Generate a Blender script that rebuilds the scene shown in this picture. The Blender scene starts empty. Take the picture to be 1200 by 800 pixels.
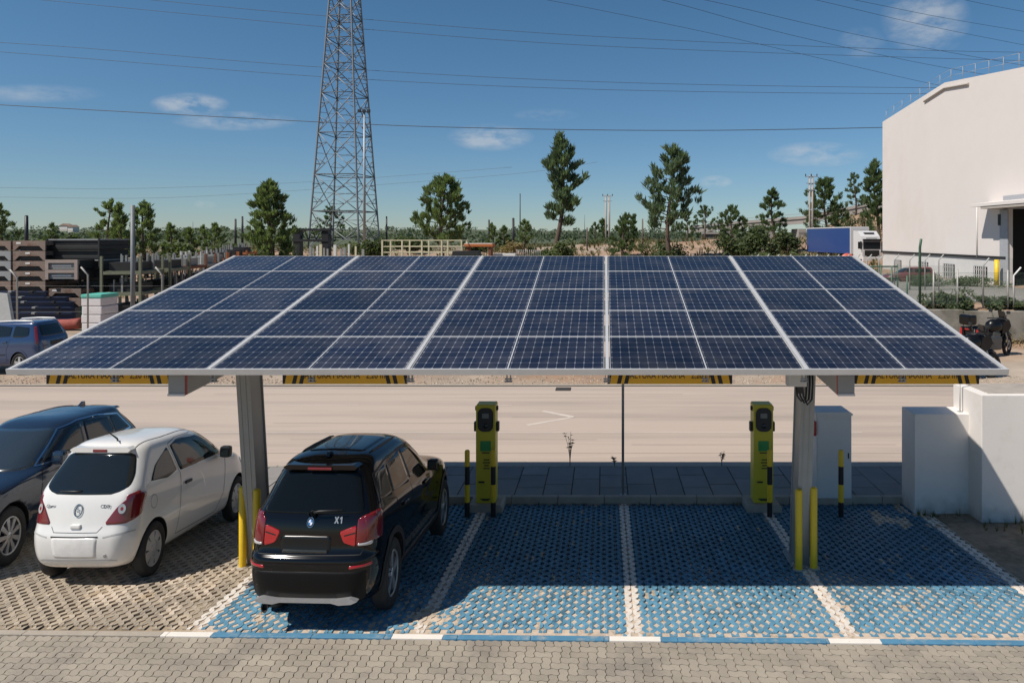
import bpy, bmesh, math, random
from mathutils import Vector, Matrix, noise
from mathutils.bvhtree import BVHTree
R = math.radians
random.seed(7)
sc = bpy.context.scene
col = sc.collection

# ------------------------------------------------------------------ camera, sky, sun, exposure
F, UC, V0, H = 800.0, 708.0, 278.0, 5.45          # focal length in 1200-px units, principal point, eye height
cam = bpy.data.objects.new('camera', bpy.data.cameras.new('camera'))
col.objects.link(cam)
cam.location = (0, 0, H); cam.rotation_euler = (R(90), 0, 0)
cam.data.sensor_width = 36; cam.data.lens = 36 * F / 1200
cam.data.shift_x = -(UC - 600) / 1200; cam.data.shift_y = (V0 - 400) / 1200
cam.data.clip_end = 6000; cam.data.clip_start = .1
sc.camera = cam

SUN = Vector((-.65, -.425, 1)).normalized()
world = bpy.data.worlds.new('World'); sc.world = world; world.use_nodes = True
nt = world.node_tree; bg = nt.nodes['Background']
sky = nt.nodes.new('ShaderNodeTexSky'); sky.sky_type = 'NISHITA'; sky.sun_disc = False
sky.sun_elevation = math.asin(SUN.z); sky.sun_rotation = math.atan2(SUN.x, SUN.y)
sky.air_density = 1.0; sky.dust_density = .0; sky.ozone_density = 1.6; sky.altitude = 100
bg.inputs['Strength'].default_value = .056
hsv = nt.nodes.new('ShaderNodeHueSaturation'); hsv.inputs['Saturation'].default_value = 1.04
tint = nt.nodes.new('ShaderNodeMix'); tint.data_type = 'RGBA'; tint.blend_type = 'MULTIPLY'; tint.inputs[0].default_value = 1
nt.links.new(sky.outputs[0], tint.inputs[6]); nt.links.new(tint.outputs[2], hsv.inputs['Color'])
# a few thin clouds mixed into the sky
tc = nt.nodes.new('ShaderNodeTexCoord')
sep = nt.nodes.new('ShaderNodeSeparateXYZ'); nt.links.new(tc.outputs['Generated'], sep.inputs[0])
def wmath(op, a, b=None):
    n = nt.nodes.new('ShaderNodeMath'); n.operation = op
    for i, v in enumerate((a, b)):
        if v is None: continue
        if isinstance(v, (int, float)): n.inputs[i].default_value = v
        else: nt.links.new(v, n.inputs[i])
    return n.outputs[0]
# clouds live on a flat layer: direction / elevation
zc = wmath('MAXIMUM', sep.outputs['Z'], .02)
cx_ = wmath('DIVIDE', sep.outputs['X'], zc); cy_ = wmath('DIVIDE', sep.outputs['Y'], zc)
cloud = None
hz = nt.nodes.new('ShaderNodeMapRange'); hz.inputs[1].default_value = .0; hz.inputs[2].default_value = .30; nt.links.new(sep.outputs['Z'], hz.inputs[0])
air = nt.nodes.new('ShaderNodeMix'); air.data_type = 'RGBA'; air.inputs[6].default_value = (.745, .925, 1.19, 1); air.inputs[7].default_value = (.78, 1.10, 1.25, 1)      # clear blue air, paler toward the horizon
nt.links.new(hz.outputs[0], air.inputs[0]); nt.links.new(air.outputs[2], tint.inputs[7])
def blob(u, v, ru, rv, amt):
    global cloud
    ta, te = (u - UC) / F, (V0 - v) / F           # tangent-plane place of the cloud on the sky
    yy = wmath('MAXIMUM', sep.outputs['Y'], .05)
    du = wmath('DIVIDE', wmath('SUBTRACT', wmath('DIVIDE', sep.outputs['X'], yy), ta), ru / F)
    dv = wmath('DIVIDE', wmath('SUBTRACT', wmath('DIVIDE', sep.outputs['Z'], yy), te), rv / F)
    r2 = wmath('ADD', wmath('MULTIPLY', du, du), wmath('MULTIPLY', dv, dv))
    g = wmath('MULTIPLY', wmath('MAXIMUM', wmath('SUBTRACT', 1.0, r2), 0.0), amt)
    cloud = g if cloud is None else wmath('ADD', cloud, g)
for b in ((222, 122, 48, 14, 1.1), (275, 142, 75, 12, .8), (40, 110, 85, 12, .45), (575, 161, 52, 17, .9), (958, 181, 62, 16, .75),
          (1085, 22, 55, 46, .75), (838, 213, 22, 8, 1.0), (240, 239, 14, 6, .8), (640, 135, 40, 8, .3), (1010, 50, 30, 20, .35)): blob(*b)
mp = nt.nodes.new('ShaderNodeMapping'); nt.links.new(tc.outputs['Generated'], mp.inputs[0]); mp.inputs['Scale'].default_value = (14, 14, 34)
nz = nt.nodes.new('ShaderNodeTexNoise'); nz.inputs['Scale'].default_value = 1.6; nz.inputs['Detail'].default_value = 7; nz.inputs['Roughness'].default_value = .62
nt.links.new(mp.outputs[0], nz.inputs['Vector'])
nn = wmath('MAXIMUM', wmath('SUBTRACT', nz.outputs['Fac'], .36), 0)
fac = wmath('MINIMUM', wmath('MULTIPLY', wmath('MULTIPLY', cloud, nn), 2.6), .5)
mixc = nt.nodes.new('ShaderNodeMix'); mixc.data_type = 'RGBA'
nt.links.new(fac, mixc.inputs[0]); nt.links.new(hsv.outputs[0], mixc.inputs[6]); mixc.inputs[7].default_value = (9, 9.4, 9.8, 1)
nt.links.new(mixc.outputs[2], bg.inputs['Color'])

sun = bpy.data.objects.new('sun', bpy.data.lights.new('sun', 'SUN')); col.objects.link(sun)
sun.data.energy = 4.7; sun.data.angle = R(.53); sun.data.color = (1, .94, .86)
sun.rotation_euler = SUN.to_track_quat('Z', 'Y').to_euler()
vs = sc.view_settings
vs.view_transform = 'Standard'; vs.look = 'None'; vs.gamma = 1; vs.use_curve_mapping = False; vs.exposure = 0.2
sc.cycles.max_bounces = 8; sc.cycles.transparent_max_bounces = 16

# ------------------------------------------------------------------ helpers
def px(u, y): return (u - UC) * y / F
def pz(v, y): return H - (v - V0) * y / F

def tag(o, label=None, cat=None, group=None, kind=None):
    if label: o['label'] = label
    if cat: o['category'] = cat
    if group: o['group'] = group
    if kind: o['kind'] = kind
    return o
def thing(name, label, cat, loc=(0, 0, 0), rz=0, group=None):
    o = bpy.data.objects.new(name, None); col.objects.link(o)
    o.location = loc; o.rotation_euler = (0, 0, rz); o.empty_display_size = .2
    return tag(o, label, cat, group)
def copy_tree(o, parent=None):
    c = o.copy(); col.objects.link(c)
    if parent: c.parent = parent
    for ch in list(o.children): copy_tree(ch, c)
    return c

class MB:
    """collects verts and faces for one mesh"""
    def __init__(s): s.v = []; s.f = []; s.m = []; s.sm = []
    def add(s, vs, fs, mi=0, smooth=False):
        b = len(s.v); s.v += [tuple(p) for p in vs]
        for f in fs: s.f.append(tuple(b + i for i in f)); s.m.append(mi); s.sm.append(smooth)
        return s
    def box(s, c, d, rz=0, mi=0, mat=None):
        x, y, z = d[0] / 2, d[1] / 2, d[2] / 2
        vs = [Vector((a, b, e)) for a in (-x, x) for b in (-y, y) for e in (-z, z)]
        m = mat if mat else Matrix.Rotation(rz, 3, 'Z')
        vs = [m @ p + Vector(c) for p in vs]
        return s.add(vs, [(0, 1, 3, 2), (4, 6, 7, 5), (0, 4, 5, 1), (2, 3, 7, 6), (0, 2, 6, 4), (1, 5, 7, 3)], mi)
    def bbox(s, c, d, b=.01, rz=0, mi=0):
        """box with chamfered edges"""
        bm = bmesh.new(); bmesh.ops.create_cube(bm, size=1)
        for v in bm.verts: v.co = Vector((v.co.x * d[0], v.co.y * d[1], v.co.z * d[2]))
        bmesh.ops.bevel(bm, geom=list(bm.edges), offset=b, segments=2, affect='EDGES', profile=.6)
        m = Matrix.Rotation(rz, 3, 'Z'); bm.verts.index_update()
        s.add([m @ v.co + Vector(c) for v in bm.verts], [[v.index for v in f.verts] for f in bm.faces], mi); bm.free(); return s
    def tube(s, pts, r, n=8, mi=0, caps=True, smooth=True):
        pts = [Vector(p) for p in pts]; k = len(pts); rs = r if isinstance(r, (list, tuple)) else [r] * k
        vs = []; ref = None
        for i, p in enumerate(pts):
            d = (pts[min(i + 1, k - 1)] - pts[max(i - 1, 0)])
            d = d.normalized() if d.length > 1e-9 else Vector((0, 0, 1))
            if ref is None or abs(ref.dot(d)) > .95: ref = Vector((0, 0, 1)) if abs(d.z) < .9 else Vector((1, 0, 0))
            a = d.cross(ref).normalized(); b = d.cross(a); ref = a.cross(d) * -1 if False else ref
            for j in range(n):
                t = 2 * math.pi * j / n; vs.append(p + (a * math.cos(t) + b * math.sin(t)) * rs[i])
        fs = [(i * n + j, i * n + (j + 1) % n, (i + 1) * n + (j + 1) % n, (i + 1) * n + j) for i in range(k - 1) for j in range(n)]
        s.add(vs, fs, mi, smooth)
        if caps:
            b0 = len(s.v) - k * n
            s.f.append(tuple(b0 + j for j in range(n))[::-1]); s.m.append(mi); s.sm.append(False)
            s.f.append(tuple(b0 + (k - 1) * n + j for j in range(n))); s.m.append(mi); s.sm.append(False)
        return s
    def lathe(s, prof, c, axis='x', n=32, mi=0, smooth=True):
        """prof: list of (axial, radius)"""
        vs = []
        for (a, r) in prof:
            for j in range(n):
                t = 2 * math.pi * j / n; p, q = r * math.cos(t), r * math.sin(t)
                vs.append(Vector((a, p, q) if axis == 'x' else (p, q, a) if axis == 'z' else (p, a, q)) + Vector(c))
        k = len(prof)
        return s.add(vs, [(i * n + j, i * n + (j + 1) % n, (i + 1) * n + (j + 1) % n, (i + 1) * n + j) for i in range(k - 1) for j in range(n)], mi, smooth)
    def prism(s, poly, a0, a1, plane='xz', mi=0):
        """extrude a polygon: plane names its two axes, extruded along the third"""
        def P(p, q, a): return (p, a, q) if plane == 'xz' else (a, p, q) if plane == 'yz' else (p, q, a)
        n = len(poly); vs = [P(p, q, a0) for p, q in poly] + [P(p, q, a1) for p, q in poly]
        fs = [tuple(range(n)), tuple(range(2 * n - 1, n - 1, -1))] + [(i, i + n, (i + 1) % n + n, (i + 1) % n) for i in range(n)]
        return s.add(vs, fs, mi)
    def xform(s, m):
        s.v = [tuple(m @ Vector(p)) for p in s.v]; return s
    def build(s, name, mats, parent=None, loc=None, recalc=True):
        me = bpy.data.meshes.new(name); me.from_pydata(s.v, [], s.f)
        for m in (mats if isinstance(mats, (list, tuple)) else [mats]): me.materials.append(m)
        me.polygons.foreach_set('material_index', s.m); me.polygons.foreach_set('use_smooth', s.sm)
        if recalc:
            bm = bmesh.new(); bm.from_mesh(me); bmesh.ops.recalc_face_normals(bm, faces=bm.faces); bm.to_mesh(me); bm.free()
        me.update()
        o = bpy.data.objects.new(name, me); col.objects.link(o)
        if parent: o.parent = parent
        if loc: o.location = loc
        return o

def lin(c):
    return tuple((x / 255 / 12.92) if x / 255 <= .04045 else ((x / 255 + .055) / 1.055) ** 2.4 for x in c)
def node(t, ty, **kw):
    n = t.nodes.new(ty)
    for k, v in kw.items(): setattr(n, k, v)
    return n
def M(name, c, rough=.6, metal=0.0, var=.12, scale=6.0, bump=0.0, bscale=None, coat=0.0, c2=None, c2amt=.0, c2scale=1.5, spec=.5, stretch=(1, 1, 1), rvar=.0):
    """procedural principled: colour broken up by two noises, optional second colour in patches, optional bump"""
    m = bpy.data.materials.new(name); m.use_nodes = True; t = m.node_tree; b = t.nodes['Principled BSDF']
    L = t.links.new
    b.inputs['Roughness'].default_value = rough; b.inputs['Metallic'].default_value = metal
    b.inputs['Specular IOR Level'].default_value = spec
    if coat: b.inputs['Coat Weight'].default_value = coat; b.inputs['Coat Roughness'].default_value = .03
    tcn = node(t, 'ShaderNodeTexCoord'); mp = node(t, 'ShaderNodeMapping'); mp.inputs['Scale'].default_value = stretch
    L(tcn.outputs['Object'], mp.inputs[0])
    n1 = node(t, 'ShaderNodeTexNoise'); n1.inputs['Scale'].default_value = scale; n1.inputs['Detail'].default_value = 6; n1.inputs['Roughness'].default_value = .65
    L(mp.outputs[0], n1.inputs['Vector'])
    mr = node(t, 'ShaderNodeMapRange'); mr.inputs[1].default_value = .25; mr.inputs[2].default_value = .75
    mr.inputs[3].default_value = 1 - var; mr.inputs[4].default_value = 1 + var; L(n1.outputs['Fac'], mr.inputs[0])
    base = None
    if c2 is not None:
        n2 = node(t, 'ShaderNodeTexNoise'); n2.inputs['Scale'].default_value = c2scale; n2.inputs['Detail'].default_value = 5; n2.inputs['Roughness'].default_value = .7
        L(mp.outputs[0], n2.inputs['Vector'])
        r2 = node(t, 'ShaderNodeMapRange'); r2.inputs[1].default_value = .62 - .35 * c2amt; r2.inputs[2].default_value = .78 - .3 * c2amt; L(n2.outputs['Fac'], r2.inputs[0])
        mx = node(t, 'ShaderNodeMix', data_type='RGBA'); mx.inputs[6].default_value = (*c, 1); mx.inputs[7].default_value = (*c2, 1); L(r2.outputs[0], mx.inputs[0]); base = mx.outputs[2]
    ml = node(t, 'ShaderNodeMix', data_type='RGBA', blend_type='MULTIPLY'); ml.inputs[0].default_value = 1
    if base: L(base, ml.inputs[6])
    else: ml.inputs[6].default_value = (*c, 1)
    L(mr.outputs[0], ml.inputs[7]); L(ml.outputs[2], b.inputs['Base Color'])
    if rvar:
        rr = node(t, 'ShaderNodeMapRange'); rr.inputs[1].default_value = .3; rr.inputs[2].default_value = .7; rr.inputs[3].default_value = max(0, rough - rvar); rr.inputs[4].default_value = rough + rvar
        L(n1.outputs['Fac'], rr.inputs[0]); L(rr.outputs[0], b.inputs['Roughness'])
    if bump:
        n3 = node(t, 'ShaderNodeTexNoise'); n3.inputs['Scale'].default_value = bscale or scale * 4; n3.inputs['Detail'].default_value = 4
        L(mp.outputs[0], n3.inputs['Vector'])
        bp = node(t, 'ShaderNodeBump'); bp.inputs['Strength'].default_value = bump; bp.inputs['Distance'].default_value = .02
        L(n3.outputs['Fac'], bp.inputs['Height']); L(bp.outputs[0], b.inputs['Normal'])
    return m

def per_island(m, amt):
    t = m.node_tree; b = t.nodes['Principled BSDF']; src = b.inputs['Base Color'].links[0].from_socket
    gi = node(t, 'ShaderNodeNewGeometry'); mr = node(t, 'ShaderNodeMapRange'); mr.inputs[3].default_value = 1 - amt; mr.inputs[4].default_value = 1 + amt
    t.links.new(gi.outputs['Random Per Island'], mr.inputs[0]); mx = node(t, 'ShaderNodeMix', data_type='RGBA', blend_type='MULTIPLY'); mx.inputs[0].default_value = 1
    t.links.new(src, mx.inputs[6]); t.links.new(mr.outputs[0], mx.inputs[7]); t.links.new(mx.outputs[2], b.inputs['Base Color'])
def text_mesh(txt, size, extrude=.002):
    cu = bpy.data.curves.new('t', 'FONT'); cu.body = txt; cu.size = size; cu.align_x = 'CENTER'; cu.align_y = 'CENTER'; cu.extrude = extrude
    o = bpy.data.objects.new('t', cu); col.objects.link(o)
    dg = bpy.context.evaluated_depsgraph_get(); me = bpy.data.meshes.new_from_object(o.evaluated_get(dg))
    bpy.data.objects.remove(o); bpy.data.curves.remove(cu); return me
def text_obj(name, txt, size, mat, parent, mtx, sx=1.0):
    me = text_mesh(txt, size); me.materials.clear(); me.materials.append(mat)
    me.transform(mtx @ Matrix.Diagonal((sx, 1, 1, 1))); o = bpy.data.objects.new(name, me); col.objects.link(o); o.parent = parent; return o

K = 1.42                                            # heights in this place read about 1.4 x their plan size

# ------------------------------------------------------------------ materials
asph = M('asphalt', (.075, .072, .068), .9, var=.2, scale=3, bump=.3, bscale=60)
road_m = M('road_concrete', (.44, .355, .29), .85, var=.08, scale=.5, c2=(.325, .265, .22), c2amt=.5, c2scale=.5, stretch=(.10, 1.6, 1), bump=.1, bscale=40)
paver_m = M('paver_concrete', (.30, .26, .205), .85, var=.16, scale=1.2, c2=(.225, .195, .16), c2amt=.35, c2scale=.9, bump=.2, bscale=60)
joint_m = M('joint_soil', (.055, .043, .032), .95, var=.3, scale=6)
conc_m = M('grid_concrete', (.33, .275, .21), .9, var=.2, scale=2.2, c2=(.45, .37, .27), c2amt=.4, c2scale=.8, bump=.25, bscale=50)
sandpatch_m = M('sand_drift', (.52, .43, .335), .95, var=.2, scale=5, c2=(.38, .29, .19), c2amt=.35, c2scale=3, bump=.3, bscale=40)
blue_lit = M('blue_paint_lit', (.095, .235, .335), .7, var=.2, scale=3, c2=(.24, .31, .35), c2amt=.12, c2scale=7, bump=.15, bscale=60)  # lighter copy of the bay blue, sunlit tone put into the colour
blue_shaded = M('blue_paint_shaded', (.065, .155, .215), .6, var=.22, scale=3, c2=(.20, .25, .28), c2amt=.15, c2scale=7, bump=.15, bscale=60)  # darker copy of the bay blue, canopy shade put into the colour
white_m = M('white_line_paint', (.66, .60, .53), .7, var=.1, scale=4, c2=(.44, .37, .30), c2amt=.25, c2scale=8, bump=.15, bscale=60)
soil_m = M('sand_fill', (.50, .40, .31), .95, var=.25, scale=7, c2=(.13, .105, .06), c2amt=.22, c2scale=6, bump=.4, bscale=30)
dsoil_m = M('soil_fill', (.22, .17, .115), .95, var=.3, scale=5, c2=(.37, .29, .20), c2amt=.6, c2scale=1.0, bump=.4, bscale=30)
kerb_m = M('kerb_concrete', (.34, .295, .24), .85, var=.15, scale=3, bump=.2, bscale=40)
slab_m = M('pavement_slab', (.215, .20, .185), .85, var=.12, scale=2, bump=.15, bscale=40)
gravel_m = M('yard_gravel', (.36, .30, .235), .95, var=.3, scale=8, c2=(.24, .20, .15), c2amt=.4, c2scale=.6, bump=.8, bscale=22)
galv = M('galvanised_steel', (.34, .35, .355), .5, .35, var=.12, scale=3, rvar=.08)
steel_g = M('post_steel', (.30, .305, .295), .5, .35, var=.1, scale=2.5, rvar=.08)
alu = M('aluminium', (.60, .595, .585), .45, .35, var=.06, scale=5)
dark = M('dark_metal', (.03, .03, .032), .5, .3, var=.2)
blackp = M('black_plastic', (.018, .018, .019), .48, var=.15, scale=10)
rubber = M('rubber', (.022, .021, .02), .8, var=.25, scale=9, bump=.1)
yel = M('yellow_paint', (.72, .47, .015), .45, var=.08, scale=4, c2=(.5, .32, .03), c2amt=.12, c2scale=6)
charger_y = M('charger_yellow', (.55, .45, .03), .42, var=.06, scale=3)
sign_y = M('sign_yellow', (.78, .42, .02), .5, var=.05)
sign_k = M('sign_black', (.012, .011, .011), .5, var=.1)
redp = M('red_plastic', (.33, .02, .02), .4, var=.1)
greenp = M('green_panel', (.03, .25, .07), .4, var=.08)
wallp = M('white_wall_paint', (.69, .645, .60), .8, var=.04, scale=1.2, c2=(.6, .555, .50), c2amt=.2, c2scale=.8, bump=.08, bscale=30)
cab_m = M('cabinet_white', (.62, .60, .575), .6, var=.05, scale=1.5)
bark = M('bark', (.09, .062, .045), .9, var=.3, scale=4, bump=.5)
def leaf(name, c, var=.5):
    m = M(name, c, .6, var=var, scale=.55, spec=.25)
    t = m.node_tree; b = t.nodes['Principled BSDF']
    b.inputs['Subsurface Weight'].default_value = 0
    tr = node(t, 'ShaderNodeBsdfTranslucent'); ms = node(t, 'ShaderNodeMixShader'); ms.inputs[0].default_value = .38
    tr.inputs[0].default_value = (c[0] * 1.6, c[1] * 1.7, c[2], 1)
    out = t.nodes['Material Output']; t.links.new(b.outputs[0], ms.inputs[1]); t.links.new(tr.outputs[0], ms.inputs[2]); t.links.new(ms.outputs[0], out.inputs[0])
    return m
pine_a = leaf('pine_needles', (.14, .185, .075)); pine_b = leaf('pine_needles_dark', (.10, .14, .06)); pine_c = leaf('pine_needles_blue', (.12, .165, .095))
shrub_a = leaf('shrub_leaves', (.10, .125, .05)); oak_a = leaf('oak_leaves', (.072, .094, .040)); hedge_a = leaf('hedge_leaves', (.085, .11, .055)); dry_a = leaf('dry_grass', (.24, .19, .10))

for m_, a_ in ((paver_m, .10), (blue_shaded, .14), (blue_lit, .14), (conc_m, .12), (white_m, .07), (slab_m, .12), (gravel_m, .3)): per_island(m_, a_)

# splashed dirt along the foot of the white walls
t = wallp.node_tree; b = t.nodes['Principled BSDF']; src = b.inputs['Base Color'].links[0].from_socket
tcn = node(t, 'ShaderNodeTexCoord'); sz_ = node(t, 'ShaderNodeSeparateXYZ'); t.links.new(tcn.outputs['Object'], sz_.inputs[0])
nd = node(t, 'ShaderNodeTexNoise'); nd.inputs['Scale'].default_value = 5; nd.inputs['Detail'].default_value = 6; t.links.new(tcn.outputs['Object'], nd.inputs['Vector'])
r1 = node(t, 'ShaderNodeMapRange'); r1.inputs[1].default_value = .75; r1.inputs[2].default_value = 0; t.links.new(sz_.outputs['Z'], r1.inputs[0])
m1 = node(t, 'ShaderNodeMath', operation='MULTIPLY'); t.links.new(r1.outputs[0], m1.inputs[0]); t.links.new(nd.outputs['Fac'], m1.inputs[1])
m3 = node(t, 'ShaderNodeMapRange'); m3.inputs[1].default_value = .22; m3.inputs[2].default_value = .62; m3.inputs[4].default_value = .55; t.links.new(m1.outputs[0], m3.inputs[0])
mx = node(t, 'ShaderNodeMix', data_type='RGBA'); t.links.new(m3.outputs[0], mx.inputs[0]); t.links.new(src, mx.inputs[6]); mx.inputs[7].default_value = (.25, .20, .15, 1); t.links.new(mx.outputs[2], b.inputs['Base Color'])

# ------------------------------------------------------------------ terrain
def sm(a, b, x):
    t = min(1, max(0, (x - a) / (b - a))); return t * t * (3 - 2 * t)
def gz(x, y):
    z = -.5 + .3 * sm(25.2, 25.9, y)
    z += 3.1 * sm(58, 125, y) + 1.6 * sm(125, 320, y)
    z += 1.75 * sm(11.2, 12.0, x - .03 * (y - 36)) * sm(36.2, 36.6, y) * (1 - sm(60, 115, y))
    # earth bank by the flyover and low mounds of spoil
    z += 8.2 * math.exp(-((x - 55) / 12) ** 2 - ((y - 140) / 15) ** 2)
    z += 2.2 * math.exp(-((x - 22) / 16) ** 2 - ((y - 118) / 12) ** 2) + 1.6 * math.exp(-((x - 4) / 14) ** 2 - ((y - 135) / 12) ** 2)
    if y > 60: z += .5 * sm(60, 90, y) * (noise.noise((x * .09, y * .09, 3)) + .5 * noise.noise((x * .3, y * .3, 9)))
    if y > 380: z += sm(380, 1000, y) * (8.5 + 9 * noise.noise((x * .0022 + 4, y * .002, 1)) + 2 * noise.noise((x * .012, y * .01, 5)))
    if y > 1100: z -= 40 * sm(1100, 1700, y)
    return z
xs = []; x = -2600.0
while x < 2600:
    xs.append(x); a = abs(x); x += 1.0 if a < 60 else 4 if a < 140 else 25 if a < 700 else 90
ys = [-40, -10, 3, 8, 16, 25.2, 25.6, 25.9, 27, 29, 32, 35, 36.2, 36.4, 36.6]; y = 38.0
while y < 2600:
    ys.append(y); y += 2.5 if y < 180 else 12 if y < 420 else 40 if y < 1200 else 250
g = MB(); nx = len(xs)
g.add([(x, y, gz(x, y)) for y in ys for x in xs], [(j * nx + i, j * nx + i + 1, (j + 1) * nx + i + 1, (j + 1) * nx + i) for j in range(len(ys) - 1) for i in range(nx - 1)], smooth=True)
ground_m = M('ground_earth', (.36, .30, .235), .95, var=.25, scale=.6, c2=(.30, .19, .12), c2amt=.75, c2scale=.06, bump=.5, bscale=14)
# scrub colour comes in with distance patches (the vegetation cover of the land itself)
t = ground_m.node_tree; b = t.nodes['Principled BSDF']; src = b.inputs['Base Color'].links[0].from_socket
tcn = node(t, 'ShaderNodeTexCoord'); sx = node(t, 'ShaderNodeSeparateXYZ'); t.links.new(tcn.outputs['Object'], sx.inputs[0])
n5 = node(t, 'ShaderNodeTexNoise'); n5.inputs['Scale'].default_value = .045; n5.inputs['Detail'].default_value = 8; n5.inputs['Roughness'].default_value = .72; t.links.new(tcn.outputs['Object'], n5.inputs['Vector'])
mr = node(t, 'ShaderNodeMapRange'); mr.inputs[1].default_value = 60; mr.inputs[2].default_value = 230; mr.inputs[3].default_value = -.30; mr.inputs[4].default_value = .40; t.links.new(sx.outputs['Y'], mr.inputs[0])
ad = node(t, 'ShaderNodeMath', operation='ADD'); t.links.new(n5.outputs['Fac'], ad.inputs[0]); t.links.new(mr.outputs[0], ad.inputs[1])
m2 = node(t, 'ShaderNodeMapRange'); m2.inputs[1].default_value = .5; m2.inputs[2].default_value = .62; t.links.new(ad.outputs[0], m2.inputs[0])
vd = node(t, 'ShaderNodeVectorMath', operation='DISTANCE'); t.links.new(tcn.outputs['Object'], vd.inputs[0]); vd.inputs[1].default_value = (52, 136, 10)
mb_ = node(t, 'ShaderNodeMapRange'); mb_.inputs[1].default_value = 12; mb_.inputs[2].default_value = 24; t.links.new(vd.outputs['Value'], mb_.inputs[0])
mm_ = node(t, 'ShaderNodeMath', operation='MULTIPLY'); t.links.new(m2.outputs[0], mm_.inputs[0]); t.links.new(mb_.outputs[0], mm_.inputs[1])
bk_ = node(t, 'ShaderNodeMix', data_type='RGBA'); t.links.new(mb_.outputs[0], bk_.inputs[0]); bk_.inputs[6].default_value = (.27, .18, .115, 1); t.links.new(src, bk_.inputs[7]); src = bk_.outputs[2]
mx = node(t, 'ShaderNodeMix', data_type='RGBA'); t.links.new(mm_.outputs[0], mx.inputs[0]); t.links.new(src, mx.inputs[6]); mx.inputs[7].default_value = (.07, .085, .04, 1)
t.links.new(mx.outputs[2], b.inputs['Base Color'])
tag(g.build('ground', ground_m, recalc=False), kind='structure')

# ------------------------------------------------------------------ road, pavement, lane
ROADZ = -.2
g = MB(); nxr = 60
g.add([(-60 + 2 * i, y, ROADZ) for y in (16.72, 20, 23, 26.0) for i in range(nxr + 1)],
      [(j * (nxr + 1) + i, j * (nxr + 1) + i + 1, (j + 1) * (nxr + 1) + i + 1, (j + 1) * (nxr + 1) + i) for j in range(3) for i in range(nxr)])
tag(g.build('road', road_m), kind='structure')
gmk = MB()
linepaint = M('worn_road_paint', (.54, .465, .40), .8, var=.12, scale=3)
def strip(x0, x1, y, w, z=ROADZ + .004): gmk.add([(x0, y - w / 2, z), (x1, y - w / 2, z), (x1, y + w / 2, z), (x0, y + w / 2, z)], [(0, 1, 2, 3)])
yv = lambda v: F * (H - ROADZ) / (v - V0)
strip(-22, px(1010, 19.8), yv(506.5), .05); strip(px(310, 23), px(420, 23), yv(474.5), .05); strip(px(600, 23), px(560, 23), yv(474.5), .05)
def quad(pts): gmk.add([(px(u, yv(v)), yv(v), ROADZ + .004) for u, v in pts], [(0, 1, 2, 3)])
quad([(634, 482), (671, 489.5), (673, 487.5), (638, 481)]); quad([(619, 498.5), (672, 489.5), (668, 488.5), (616, 497.5)])
tag(gmk.build('road_markings', linepaint), kind='structure')
gj = MB()
crackm = M('road_joint', (.25, .21, .175), .9, var=.2)
for v, u0, u1 in ((496, 320, 560), (531, 310, 1060), (489, 600, 1060), (462, 250, 800), (515, 340, 700), (521, 740, 1050)):
    yy = yv(v); gj.add([(px(u0, yy), yy, ROADZ + .003), (px(u1, yy), yy, ROADZ + .003), (px(u1, yy), yy + .025, ROADZ + .003), (px(u0, yy), yy + .025, ROADZ + .003)], [(0, 1, 2, 3)])
tag(gj.build('road_joints', crackm), kind='structure')
g = MB(); g.bbox((px(660, yv(456)), yv(456), ROADZ + .012), (.56, .5, .02), .006)
tag(g.build('drain_cover', M('cast_iron', (.06, .052, .045), .7, .4)), 'dark square drain cover set in the pale road', 'drain cover')
# rough verge along the far side of the road
g = MB(); g.box((-10, 26.1, -.21), (100, .2, .06)); tag(g.build('road_edge', kerb_m), kind='structure')
g = MB()
for i in range(5200):
    xx = random.uniform(-34, 30); yy = 26.2 + abs(random.gauss(0, 1.0)); r = random.uniform(.015, .06)
    t0 = random.random() * 3
    g.add([(xx + r * math.cos(t0 + k * 2.1) * random.uniform(.7, 1.3), yy + r * math.sin(t0 + k * 2.1), gz(xx, yy) - .005) for k in range(3)] + [(xx, yy, gz(xx, yy) + r * .9)], [(0, 1, 3), (1, 2, 3), (2, 0, 3)])
tag(g.build('gravel', gravel_m), kind='stuff')

PZ = lambda y: -.0525 * (y - 9.30)                 # the parking bays fall gently away from the lane
KB = 14.72                                         # back kerb of the bays
kf = lambda x: 9.30 - .0175 * (x + 1.5)            # front flush kerb runs very slightly skew
# pavement behind the bays: big slabs
g = MB(); g.box((0, 15.75, -.21), (60, 1.86, .08), mi=1)
xx = -28.0; row = 0
while xx < 20:
    w = .62
    cuts = ([14.84, 15.5, 16.68] if row % 3 == 1 else [14.84, 15.85, 16.68] if row % 3 == 2 else [14.84, 15.3, 16.1, 16.68])
    for a, b_ in zip(cuts[:-1], cuts[1:]):
        sk = lambda yy: 0
        dz = random.uniform(-.004, .004)
        g.bbox((xx + w / 2, (a + b_) / 2, -.165 + dz), (w - .022, b_ - a - .022, .03), .006)
    xx += w; row += 1
tag(g.build('pavement', [slab_m, joint_m]), kind='structure')
g = MB()
xx = -24.0
while xx < 20:
    g.bbox((xx + .5, KB + .06, -.24), (.99, .115, .2), .014); g.bbox((xx + .5, 16.745, -.20), (.99, .10, .11), .012); xx += 1.0
tag(g.build('kerb', kerb_m), kind='structure')

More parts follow.
